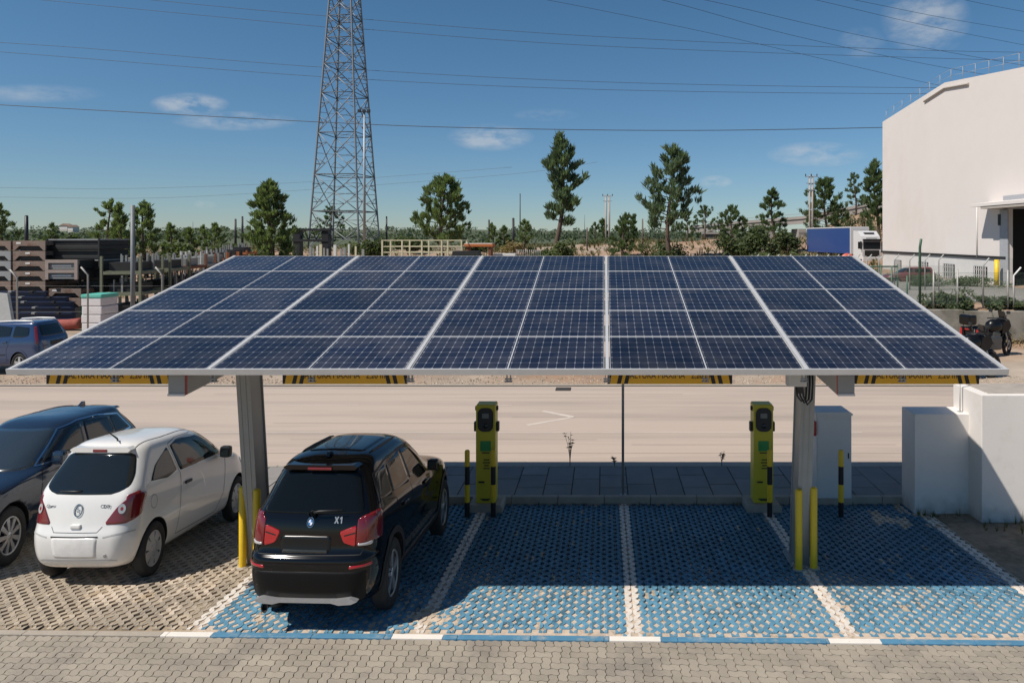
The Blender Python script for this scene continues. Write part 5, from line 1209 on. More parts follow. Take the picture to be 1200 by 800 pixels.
for n_, (a_, b_) in enumerate(zip(lev[:-1], lev[1:])):
    mb = MB()
    for k in range(4):
        k2 = (k + 1) % 4; A0, A1, B0, B1 = corner(k, a_), corner(k2, a_), corner(k, b_), corner(k2, b_); M1 = (B0 + B1) / 2; m0 = (A0 + A1) / 2
        if n_ % 2: A0, A1, B0, B1, M1, m0 = B0, B1, A0, A1, m0, M1
        mb.tube([A0, A1] if n_ % 2 else [A0, A1], .10, 5); mb.tube([A0, M1], .10, 5); mb.tube([A1, M1], .10, 5)
        for P, Q in ((A0, B0), (A1, B1)):
            for f in (.5,):
                s0 = P.lerp(Q, f); d0 = (A0 if P is A0 else A1).lerp(M1, f); mb.tube([s0, d0], .07, 4)
                s1 = P.lerp(Q, min(1, f + .3)); mb.tube([d0, s1], .07, 4)
    if True: mb.tube([corner(0, b_), corner(2, b_)], .05, 4); mb.tube([corner(1, b_), corner(3, b_)], .05, 4)
    mb.build('bracing', pyl_m, pyl)
def arm(z, L, s_):
    mb = MB(); c = Vector((0, 0, z - zb0)); d = Vector((math.cos(rotp) * s_, math.sin(rotp) * s_, 0)); e = c + d * L + Vector((0, 0, .2))
    for k in range(4): mb.tube([corner(k, z if k % 2 else z + 2.5), e], .08, 5)
    mb.build('cross_arm', pyl_m, pyl)
for z in (lev[-1] - 1, lev[-3], lev[-5]):
    for s_ in (-1, 1): arm(z, 9, s_)
# floodlight mast in front of the pylon
yL = 118.0; xl = px(427, yL); t_ = thing('floodlight_mast', 'slim grey floodlight mast standing in front of the lattice pylon', 'floodlight mast', (xl, yL, gz(xl, yL)))
zt = pz(131, yL) - gz(xl, yL); MB().tube([(0, 0, 0), (0, 0, zt)], [.26, .14], 10).build('mast', galv, t_)
MB().tube([(-.9, 0, zt), (.9, 0, zt)], .07, 6).build('cross_bar', galv, t_)
for dx in (-.8, .0, .8): MB().bbox((dx, -.2, zt + .1), (.55, .35, .55), .06).build('floodlight', dark, t_)

cab_dark = M('cable_dark', (.05, .055, .065), .6)
def cable(lab, pts, y0, y1, r, grp=None):
    """pts in photo pixels; depth runs evenly from y0 to y1"""
    n = len(pts); vs_ = []
    for i, (u, v) in enumerate(pts):
        y = y0 + (y1 - y0) * i / (n - 1); vs_.append(Vector((px(u, y), y, pz(v, y))))
    # resample as a smooth curve
    out = []
    for i in range(n - 1):
        p0, p1, p2, p3 = vs_[max(i - 1, 0)], vs_[i], vs_[i + 1], vs_[min(i + 2, n - 1)]
        for q in range(12):
            t_ = q / 12; out.append(.5 * ((2 * p1) + (p2 - p0) * t_ + (2 * p0 - 5 * p1 + 4 * p2 - p3) * t_ * t_ + (3 * p1 - p0 - 3 * p2 + p3) * t_ ** 3))
    out.append(vs_[-1]); o = MB().tube(out, r, 5).build('power_cable', cab_dark); return tag(o, lab, 'power cable', grp)
G = 'power cables crossing the sky'
ex = lambda pts: pts
cable('power cable from the top left corner to the pylon and onward right', [(-120, -16), (47, 0), (382, 32), (420, 34), (700, 54), (1150, 70), (1400, 74)], 150, 150, .045, G)
cable('power cable leaving the top edge just left of the pylon', [(0, -18), (175, 0), (382, 19), (700, 43), (1117, 60), (1400, 62)], 150, 150, .045, G)
cable('upper power cable of the close pair entering high on the left', [(-150, 41), (0, 50), (117, 58), (378, 79), (700, 96), (1085, 103), (1300, 100)], 150, 150, .045, G)
cable('lower power cable of the close pair entering high on the left', [(-150, 53), (0, 61), (376, 90), (700, 105), (1080, 110), (1300, 107)], 150, 150, .045, G)
cable('thickest power cable, lowest of the long level ones, ending behind the warehouse', [(-150, 114), (0, 123), (372, 143), (560, 150), (800, 153), (1034, 149.5), (1250, 143)], 140, 140, .075, G)
cable('slanting power cable that meets the roof railing lowest at the warehouse', [(430, -32), (560, -10), (640, 0), (850, 43), (1085, 97), (1200, 118)], 170, 260, .06, G)
cable('slanting power cable leaving the top edge, second from the pylon', [(600, -35), (775, 0), (930, 42), (1110, 80), (1240, 100)], 170, 260, .06, G)
cable('slanting power cable leaving the top edge, third from the pylon', [(660, -30), (825, 0), (1000, 40), (1160, 70), (1280, 90)], 170, 260, .06, G)
cable('slanting power cable above the warehouse, passing through the upper cloud low down', [(860, -18), (955, 0), (1075, 28), (1200, 53), (1330, 78)], 170, 260, .055, G)
cable('slanting power cable above the warehouse, passing high through the upper cloud', [(900, -18), (1000, 0), (1100, 20), (1200, 37), (1330, 57)], 170, 260, .055, G)
cable('power cable cutting the top right corner of the sky', [(1040, -22), (1130, 0), (1200, 14), (1330, 38)], 170, 260, .055, G)
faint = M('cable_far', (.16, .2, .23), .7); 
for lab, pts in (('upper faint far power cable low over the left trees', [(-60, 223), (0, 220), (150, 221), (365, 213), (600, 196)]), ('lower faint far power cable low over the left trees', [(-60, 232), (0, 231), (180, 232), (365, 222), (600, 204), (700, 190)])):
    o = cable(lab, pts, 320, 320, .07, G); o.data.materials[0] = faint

wood = M('pole_wood', (.13, .105, .085), .85, var=.2); conp = M('pole_concrete', (.36, .31, .27), .8, var=.15, scale=1)
def pole(u, vt, y, r, m, name, lab, cat='pole', grp=None, arms=0, tw=1.0):
    x = px(u, y); z0 = gz(x, y) - .3; zt = pz(vt, y) - z0
    t_ = thing(name, lab, cat, (x, y, z0), 0, grp); MB().tube([(0, 0, 0), (0, 0, zt)], [r, r * .75], 8).build('shaft', m, t_)
    if arms: 
        for q in range(arms): MB().box((0, 0, zt - .4 - q * 1.6), (arms and tw, .14, .12)).build('cross_arm', m, t_)
    else: MB().lathe([(zt, r * .78), (zt + .08, r * .5), (zt + .1, 0)], (0, 0, 0), 'z', 8).build('cap', m, t_)
    return t_
G2 = 'dark slender posts over the scrubland'
for u, vt, y, r, lab in ((31, 253, 110, .32, 'thick dark post among the trees at the far left edge'), (276, 257, 140, .26, 'shorter of two dark posts left of the dense pine'), (284, 254, 140, .26, 'taller of two dark posts left of the dense pine'),
                         (453, 254, 150, .22, 'dark post just right of the lattice pylon'), (573, 258, 135, .22, 'dark post just right of the broad pine'), (601.5, 256, 112, .26, 'dark post nearest the left side of the tall narrow pine'),
                         (688, 267, 118, .14, 'thin grey post right of the tall narrow pine, left of the twin pole'), (753, 257, 118, .16, 'thin post left of the leaning bare-trunked pine'), (826, 261, 118, .14, 'pale thin post in front of the flyover end')):
    pole(u, vt, y, r, dark if u < 640 else wood, 'slender_post', lab, 'post', G2)
pole(609.5, 227, 260, .22, dark, 'radio_mast', 'thin far mast rising behind the bush left of the tall narrow pine', 'mast')
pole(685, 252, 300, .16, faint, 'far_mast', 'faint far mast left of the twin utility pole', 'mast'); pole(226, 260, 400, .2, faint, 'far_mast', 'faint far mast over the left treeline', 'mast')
def twin(u, vt, y, sep_, lab, r, n):
    x = px(u, y); z0 = gz(x, y) - .3; zt = pz(vt, y) - z0; t_ = thing('twin_utility_pole', lab, 'utility pole', (x, y, z0), 0, None)
    for s_ in (-1, 1): MB().tube([(s_ * sep_ / 2, 0, 0), (s_ * sep_ / 2, 0, zt)], [r, r * .8], 8).build('pole', conp, t_)
    for q in range(n): MB().box((0, -.1, zt - .15 - 1.1 * q), (sep_ + 1.6 - .4 * q, .14, .12)).build('cross_arm', galv, t_)
    mb = MB()
    for dx in (-sep_ / 2 - .7, 0, sep_ / 2 + .7): mb.lathe([(0, .06), (.25, .1), (.4, .05)], (dx, -.1, zt - .1), 'z', 6)
    mb.build('insulator', dark, t_)
twin(712, 229, 150, .75, 'twin grey utility pole on the horizon between the tall pine and the leaning pine', .22, 2)
yT = 112; x_ = px(950.5, yT)
twin(950.5, 206, yT, .45, 'tall twin concrete utility pole in front of the bushy pine, above the blue trailer', .17, 3)

# grey lamp post by the stillage yard
yL = 37.0; xl = px(155.5, yL); t_ = thing('lamp_post', 'plain grey square post standing tall in front of the steel racks', 'post', (xl, yL, gz(xl, yL)))
MB().tube([(0, 0, 0), (0, 0, pz(240.5, yL) + .2)], .105, 12).build('shaft', M('lamp_post_grey', (.17, .18, .185), .6, .15), t_); MB().bbox((0, 0, .02), (.4, .4, .05), .01).build('base_plate', galv, t_)

# ------------------------------------------------------------------ left yard: stillages, beams, racks
brown = M('stillage_brown', (.21, .155, .125), .7, .1, var=.22, scale=1.5, c2=(.13, .06, .035), c2amt=.35, c2scale=2); greyst = M('stillage_grey', (.27, .28, .28), .6, .2, var=.2, scale=1.5, c2=(.13, .075, .05), c2amt=.2, c2scale=2)
blackst = M('stillage_black', (.022, .022, .021), .6, .2, var=.25, scale=2); label_m = M('paper_label', (.62, .60, .56), .7)
def stillage(x, y, z, w, h, d, m, lab, grp, lbl=.22, rz=0):
    """open steel transport frame: cut-out end beam, corner posts, deck, side rails"""
    t_ = thing('stillage', lab, 'stillage', (x, y + d / 2, z), rz, grp); bh = h * .56; c_ = w * .10
    mb = MB(); mb.prism([(-w / 2, 0), (-w / 2 + c_ * .6, 0), (-w / 2 + c_ * 1.9, h - bh), (w / 2 - c_ * 1.9, h - bh), (w / 2 - c_ * .6, 0), (w / 2, 0), (w / 2, h - .04), (-w / 2, h - .04)], -d / 2, -d / 2 + .1, 'xz'); mb.build('end_beam', m, t_)
    mb = MB(); mb.prism([(-w / 2, 0), (-w / 2 + c_ * .6, 0), (-w / 2 + c_ * 1.9, h - bh), (w / 2 - c_ * 1.9, h - bh), (w / 2 - c_ * .6, 0), (w / 2, 0), (w / 2, h - .04), (-w / 2, h - .04)], d / 2 - .1, d / 2, 'xz'); mb.build('end_beam', m, t_)
    for s_ in (-1, 1): MB().box((s_ * (w / 2 - .06), 0, h - .2), (.10, d - .22, .28)).build('side_rail', m, t_)
    MB().box((0, 0, h * .42), (w - .26, d - .24, h * .80)).build('load', blackst, t_)
    if lbl: MB().box((-w * .5 + w * lbl, -d / 2 - .008, h - bh * .5), (w * .14, .012, bh * .32)).build('paper_label', label_m, t_)
    return t_
yS = 46.0; wS = 38 * yS / F; hS = 11.3 * yS / F; z0 = gz(-38, yS)
zt = pz(281.5, yS)
ordn = ['topmost', 'second from the top', 'third from the top', 'fourth from the top', 'fifth from the top', 'sixth from the top', 'seventh from the top', 'lowest but one', 'lowest']
nS = int((zt - z0) / hS); hS = (zt - z0) / nS
for c, (u, mats, nm) in enumerate(((-6.5, None, 'far left stack at the picture edge'), (34, None, 'brown stack left of the black stillages'))):
    for q in range(nS):
        m_ = [brown, greyst, greyst, greyst, brown, brown, brown, brown, brown][q] if c == 0 else brown
        if q >= 7: continue
        stillage(px(u, yS), yS, zt - (q + 1) * hS, wS, hS, 3.2, m_, '%s steel stillage, %s in the %s' % ('grey' if m_ is greyst else 'brown', ordn[q], nm), 'stacked steel stillages in the yard', .18 if q == 0 else .46 if c else .3)
    if nS > 7:
        for q in range(7, nS): stillage(px(u, yS), yS, zt - (q + 1) * hS, wS, hS, 3.2, brown, 'brown steel stillage, %s in the %s' % (ordn[min(q, 8)], nm), 'stacked steel stillages in the yard', 0)
def blackcrate(u0, u1, v0, v1, lab, lid=None):
    y = yS + .6; x0, x1, z1, z0_ = px(u0, y), px(u1, y), pz(v0, y), pz(v1, y); w = x1 - x0; h = z1 - z0_
    t_ = thing('steel_crate', lab, 'crate', ((x0 + x1) / 2, y + 1.5, z0_), 0, 'black steel crates in the yard')
    mb = MB(); mb.bbox((0, 0, h * .2), (w, 3, h * .36), .03); mb.build('base_beam', blackst, t_)
    MB().bbox((0, 0, h * .62), (w * .97, 2.8, h * .5), .05).build('load', blackst, t_)
    MB().box((0, 0, h - .05), (w, 3, .09)).build('top_rail', lid or blackst, t_)
    mb = MB()
    for s_ in (-1, 1): mb.box((s_ * (w / 2 - .05), -1.52, h * .5), (.1, .06, h))
    mb.build('corner_post', blackst, t_)
blackcrate(54.5, 117, 280, 292.5, 'black steel crate, upper of the pair on top of the dark stack', greyst); blackcrate(55, 117, 292.7, 303.7, 'black steel crate, lower of the pair on top of the dark stack')
for q in range(3): blackcrate(92, 117.5, 304 + q * 12.5, 316.3 + q * 12.5, ['black steel crate under the dark pair, topmost of the narrow dark stack', 'black steel crate, middle of the narrow dark stack', 'black steel crate, lowest of the narrow dark stack'][q], greyst if q == 0 else None)
def frame_crate(u0, u1, v0, v1, lab):
    y = yS - .9; x0, x1, z1, z0_ = px(u0, y), px(u1, y), pz(v0, y), pz(v1, y); w = x1 - x0; h = z1 - z0_
    t_ = thing('open_crate', lab, 'crate', ((x0 + x1) / 2, y, z0_), 0, 'open front brown crates')
    mb = MB(); e = .1 * w
    mb.box((-w / 2 + e / 2, 0, h / 2), (e, .12, h)); mb.box((w / 2 - e / 2, 0, h / 2), (e, .12, h)); mb.box((0, 0, h - h * .16), (w - 2 * e, .12, h * .32)); mb.build('frame', M('crate_mauve', (.30, .24, .21), .7, var=.15), t_)
    MB().box((0, .12, h * .32), (w - 2 * e + .1, .1, h * .5)).build('back_panel', greyst, t_); MB().box((-.05, .05, h * .4), (w * .6, .03, h * .16)).build('pale_label', label_m, t_)
    MB().box((0, 1.5, h * .5), (w * .96, 2.6, h * .9)).build('load', blackst, t_)
frame_crate(53.5, 91.5, 304.3, 316, 'open brown crate with a pale label, upper of the two framed crates'); frame_crate(53.5, 91.5, 316.1, 327.5, 'open brown crate with a pale label, lower of the two framed crates')
stillage(px(76, yS - .6), yS - .6, pz(348, yS - .6), 37 * yS / F, 10.5 * yS / F, 3, brown, 'brown steel stillage under the two framed crates, upper of two', 'stacked steel stillages in the yard', .18)
stillage(px(76, yS - .6), yS - .6, pz(359, yS - .6), 37 * yS / F, 10.5 * yS / F, 3, brown, 'brown steel stillage under the two framed crates, lower of two', 'stacked steel stillages in the yard', 0)
stillage(px(72, yS - .6), yS - .6, pz(375, yS - .6), 45 * yS / F, 15.5 * yS / F, 3, blackst, 'black steel stillage at the foot of the framed crates', 'stacked steel stillages in the yard', 0)
# navy steel beams
navy = M('beam_navy', (.012, .022, .060), .45, .1, var=.2, scale=1.5)
def beam(u0, v0, u1, v1, y, h, lab):
    x0, x1 = px(u0, y), px(u1, y); za, zb = pz(v0, y), pz(v1, y); t_ = thing('steel_beam', lab, 'beam', ((x0 + x1) / 2, y, min(za, zb)), 0, 'navy steel beams stacked in the yard')
    L = x1 - x0; mb = MB()
    for zq, hq, dq in ((h * .94, h * .12, .5), (h * .06, h * .12, .5), (h / 2, h * .76, .12)): mb.box((0, 0, zq), (L, dq, hq))
    mb.build('section', navy, t_)
    for q in range(3): MB().bbox((-L * .35 + q * L * .33, -.16, h * .97), (.22, .3, .12), .02).build('strap_block', greyst if q % 2 else blackst, t_)
yB = 43.2
for q, (u0, u1, v) in enumerate(((-20, 52, 354), (-20, 58, 349.0), (6, 86, 362), (6, 86, 355.5), (4, 88, 373), (4, 88, 366.5))):
    pass
bs = [(2, 88, 373.5, 366, 'lowest navy steel beam in the pile behind the blue estate'), (4, 87, 366, 359.5, 'navy steel beam, second from the bottom of the pile'), (-20, 86, 359.5, 353, 'navy steel beam, third from the bottom of the pile'), (-20, 80, 353, 347.5, 'navy steel beam, second from the top of the pile'), (-20, 55, 347.5, 341, 'topmost navy steel beam in the pile, shorter than the rest')]
for k, (u0, u1, v0, v1, lab) in enumerate(bs): beam(u0, v0, u1, v0, yB + .1 * k, (v0 - v1) * yB / F * .96, lab)
t_ = thing('red_bundle', 'long red wrapped roll lying on the ground beside the navy beams', 'roll', (px(79, 41.5), 41.5, gz(-33, 41.5)))
redb = M('red_wrap', (.26, .055, .04), .8, var=.3, scale=3, bump=.4, bscale=9)
mb = MB(); mb.tube([(-.78, 0, .32), (-.6, 0, .36), (0, 0, .36), (.75, .0, .42), (.86, 0, .42)], [.22, .30, .31, .34, .30], 14); mb.build('roll', redb, t_)
MB().tube([(-.9, -.05, .28), (-.72, 0, .3)], [.34, .20], 9).build('loose_end', redb, t_)
t_ = thing('wrapped_pallet', 'white plastic wrapped pallet load with a turquoise top sheet', 'pallet', (px(107, 40), 40.7, gz(-30, 40)))
wr = M('plastic_wrap', (.62, .58, .57), .45, var=.08, scale=3, bump=.3, bscale=6); teal = M('teal_sheet', (.10, .42, .33), .5, var=.15)
hh = pz(349, 40) + .2; mb = MB()
for q in range(4): mb.bbox((.02 * (-1) ** q, 0, .12 + (q + .5) * (hh - .12) / 4), (1.16, 1.4, (hh - .12) / 4 - .02), .05)
mb.build('load', wr, t_); MB().bbox((0, 0, hh + .10), (1.22, 1.46, .22), .05).build('top_sheet', teal, t_); MB().box((0, 0, .05), (1.1, 1.4, .1)).build('pallet', wood, t_); MB().box((-.61, 0, hh * .5), (.04, 1.2, hh * .9)).build('side_sheet', teal, t_)
t_ = thing('white_panel', 'pale grey panel leaning at the left edge above the blue estate', 'panel', (px(1, 40), 40, gz(-35, 40)))
MB().prism([(-1.5, 0), (.85, 0), (.45, 2.35), (-1.5, 2.5)], -.1, .1, 'xz').build('sheet', M('panel_grey', (.42, .43, .42), .5), t_); MB().tube([(-.5, .1, 2.2), (-.5, 1.2, 0)], .05, 6).build('prop', dark, t_)
# rows of post racks running back
rust = M('rack_rust', (.20, .075, .035), .8, var=.3, scale=1.5, c2=(.10, .05, .03), c2amt=.4); rgreen = M('rack_green', (.16, .17, .11), .7, var=.2); rgrey = M('rack_grey', (.27, .27, .25), .6, .2, var=.2); rorange = M('rack_orange', (.40, .12, .03), .7, var=.2)
def rack(x, y, w, d, zs, ztop, m, lab, npost):
    t_ = thing('post_rack', lab, 'rack', (x, y, gz(x, y)), R(100), 'open steel post racks in a row'); z0_ = gz(x, y)
    for sx_ in (-1, 1):
        for sy_ in (-1, 1): MB().box((sx_ * w / 2, sy_ * d / 2, (ztop - z0_) / 2), (.14, .14, ztop - z0_)).build('corner_post', m, t_)
    for zz in zs:
        mb = MB()
        for sy_ in (-1, 1): mb.box((0, sy_ * d / 2, zz), (w - .15, .10, .2))
        for sx_ in (-1, 1): mb.box((sx_ * w / 2, 0, zz), (.10, d - .15, .2))
        mb.box((0, 0, zz + .11), (w - .2, d - .2, .03)); mb.build('shelf', m, t_)
        for q in range(npost + 3):
            hh_ = random.uniform(.75, 1.15); MB().box((random.uniform(-w / 2 + .2, w / 2 - .2), random.uniform(-d / 2 + .1, d / 2 - .1), zz + hh_ / 2 + .12), (random.uniform(.06, .16), random.uniform(.06, .16), hh_)).build('stored_post', rgrey if m is not rgrey else label_m, t_)
        MB().box((random.uniform(-.3, .3), 0, zz + .42), (w * .7, d * .7, .55)).build('load', blackst if random.random() < .6 else rgrey, t_)
racks = [(136, 45.5, rgreen, 'green steel post rack nearest the lamp post, three shelves high'), (172, 49, rgreen, 'green-grey steel post rack just right of the tall grey post'), (196, 53, rust, 'rusty steel post rack, third in the row'), (214, 57, rgrey, 'grey steel post rack in the middle of the row'),
         (229, 61.5, rust, 'rusty red steel post rack with pale posts, fifth in the row'), (243, 66, rorange, 'orange post rack, last but two of the row'), (256, 71, rust, 'rusty post rack, last but one of the row'), (268, 76, rorange, 'bright orange post rack closing the row by the dense pine')]
for u, y, m, lab in racks: rack(px(u + 8, y), y + 1, 3.2, 2.3, (.5, 1.9, 3.3), pz(300 - (y - 45) * .22, y), m, lab, 6)
fence('wire_fence', 'thin wire fence with bent grey posts in front of the stacked stillages', (px(-30, 38.5), 38.5), (px(300, 38.5), 38.5), gz(-30, 38.5), 2.9,
      [(px(u, 38.5) - px(-30, 38.5), pz(v, 38.5) + .2, fgrey, -.28) for u, v in ((20, 325), (103, 322), (190, 322))], (fmesh, fgrey), panel=False)

# pale yellow cage, carts and small yard things behind the canopy
py_m = M('pale_yellow_steel', (.55, .50, .33), .6, var=.12)
yC = 78.0
def cage(u0, u1, v0, v1, y, n, lab, m, d=3):
    x0, x1 = px(u0, y), px(u1, y); zb_, zt_ = gz((x0 + x1) / 2, y), pz(v0, y); t_ = thing('steel_cage', lab, 'cage', ((x0 + x1) / 2, y, zb_)); w = x1 - x0; h = zt_ - zb_
    for sy_ in (-d / 2, d / 2):
        for q in range(n + 1): MB().box((-w / 2 + w * q / n, sy_, h / 2), (.16, .16, h)).build('upright', m, t_)
        mb = MB()
        for zz in (h - .06, h - .75, h - 1.4, h - 2.1): mb.box((0, sy_, zz), (w - .02, .08, .1))
        mb.build('rail', m, t_)
    for sx_ in (-1, 1):
        mb = MB()
        for zz in (h - .06, h - .75, h - 1.4, h - 2.1): mb.box((sx_ * w / 2, 0, zz), (.08, d - .1, .1))
        mb.build('rail', m, t_)
cage(453, 544, 281, 303, yC, 4, 'pale yellow steel rail cage behind the canopy roof', py_m)
t_ = thing('orange_trolley', 'orange flat-topped trolley just right of the pale yellow cage', 'trolley', (px(562, 80), 80, gz(-14, 80))); h = pz(286, 80) - gz(-14, 80)
MB().bbox((0, 0, h - .15), (3.4, 1.8, .34), .05).build('deck', rorange, t_); MB().bbox((0, 0, h + .06), (3.2, 1.7, .08), .02).build('board', label_m, t_)
for s_ in (-1, 1): MB().box((s_ * 1.3, 0, (h - .3) / 2), (.3, 1.5, h - .3)).build('support', rust, t_)
t_ = thing('dark_pickup', 'dark vehicle cab roof between the pale cage and the orange trolley', 'vehicle', (px(547, 74), 74, gz(-14, 74))); h = pz(294, 74) - gz(-14, 74)
MB().prism([(-1.6, 0), (1.6, 0), (1.6, h * .6), (1.35, h), (-1.35, h), (-1.6, h * .6)], -.9, .9, 'xz').build('cab', blackst, t_); MB().box((0, -.905, h * .78), (2.2, .02, h * .26)).build('window', glass, t_)
t_ = thing('timber_stack', 'pale timber pack lying right of the orange trolley', 'timber', (px(592, 82), 82, gz(-12, 82))); h = pz(297, 82) - gz(-12, 82)
MB().bbox((0, 0, h / 2), (2.6, 1.4, h), .04).build('boards', label_m, t_); MB().box((0, 0, -.05), (2.2, 1.5, .1)).build('bearer', wood, t_)
fence('paling_fence', 'low grey paling fence right of the timber pack, seen over the roof edge', (px(606, 84), 84), (px(636, 84), 84), gz(-9, 84), pz(299, 84) - gz(-9, 84), [(q * .26, pz(297, 84) - gz(-9, 84), rgrey, 0, .06) for q in range(12)], (fmesh, fgrey), panel=False)
# dark gantry left of the pylon
yQ = 96.0; x0, x1 = px(343, yQ), px(389, yQ); zb_ = gz(-40, yQ); t_ = thing('dark_gantry', 'dark steel gantry standing at the left foot of the lattice pylon', 'gantry', ((x0 + x1) / 2, yQ, zb_)); w = x1 - x0; zt_ = pz(267.5, yQ) - zb_
for s_ in (-1, 1): MB().box((s_ * w * .36, 0, zt_ / 2), (.9, 1.2, zt_)).build('leg', dark, t_)
mb = MB(); mb.box((0, 0, zt_ - .2), (w, 1.6, .3)); mb.box((0, 0, zt_ - 1.7), (w * .9, 1.4, .35))
for q in range(5): mb.tube([(-w / 2 + q * w / 5, 0, zt_ - 1.6), (-w / 2 + (q + .5) * w / 5, 0, zt_ - .3), (-w / 2 + (q + 1) * w / 5, 0, zt_ - 1.6)], .08, 5)
mb.build('beam', dark, t_)
G3 = 'short marker posts behind the canopy roof'
for k, u in enumerate((364, 367.5, 372, 376, 380, 384, 392.5, 394, 400, 404, 409, 417, 425.5)):
    y = 84 + 2 * math.sin(k * 2.1); x = px(u, y); h = pz(289 + 3 * math.sin(k * 1.7), y) - gz(x, y); m_ = [rgrey, rgrey, label_m, py_m][k % 4]
    o = MB().box((0, 0, h / 2), (.2 + .1 * (k % 3 == 0), .2, h)).build('marker_post', m_, None, (x, y, gz(x, y))); tag(o, 'short pale upright post behind the canopy roof, in front of the pylon', 'post', G3)
# flyover and its railings
flym = M('flyover_concrete', (.30, .275, .25), .85, var=.1, scale=.3)
t_ = thing('flyover', 'long concrete road bridge passing behind the trees on the right', 'bridge', (px(805, 160), 160, 0))
PA = [(px(806, 165), 165, pz(268, 165)), (px(850, 160), 160, pz(263.5, 160)), (px(935, 152), 152, pz(257, 152)), (px(1010, 146), 146, pz(242, 146)), (px(1060, 142), 142, pz(236, 142))]
org = Vector(t_.location)
def rib(mb, dz0, dz1, w, dy=0):
    for p, q in zip(PA[:-1], PA[1:]):
        p, q = Vector(p) - org, Vector(q) - org; vs_ = []
        for e in (p, q):
            for oy, oz in ((dy - w / 2, dz0), (dy + w / 2, dz0), (dy + w / 2, dz1), (dy - w / 2, dz1)): vs_.append(e + Vector((0, oy, oz)))
        mb.add(vs_, [(0, 1, 5, 4), (1, 2, 6, 5), (2, 3, 7, 6), (3, 0, 4, 7), (0, 1, 2, 3), (4, 5, 6, 7)])
mb = MB(); rib(mb, -1.1, 0, 6); mb.build('deck', flym, t_); mb = MB(); rib(mb, .0, .6, .3, -3.1); mb.build('parapet', flym, t_); mb = MB(); rib(mb, 1.05, 1.17, .1, -3.1); mb.build('hand_rail', galv, t_)
for u, y in ((850, 160), (936, 152), (900, 155)):
    x = px(u, y); z1 = pz(262, y) - 1.2; z0_ = gz(x, y) - .5; MB().box((x - org.x, 0 + y - org.y, (z0_ + z1) / 2), (1.6, 6, z1 - z0_)).build('pier', flym, t_)
t_ = thing('flyover_abutment', 'dark concrete abutment under the near end of the flyover', 'abutment', (px(833, 158), 158, gz(px(833, 158), 158) - .3)); MB().box((0, 0, 1.8), (4.5, 5, 4)).build('face', M('abut_dark', (.10, .095, .09), .9), t_); MB().box((0, -2.6, 3.9), (5, .4, .5)).build('cap', flym, t_)

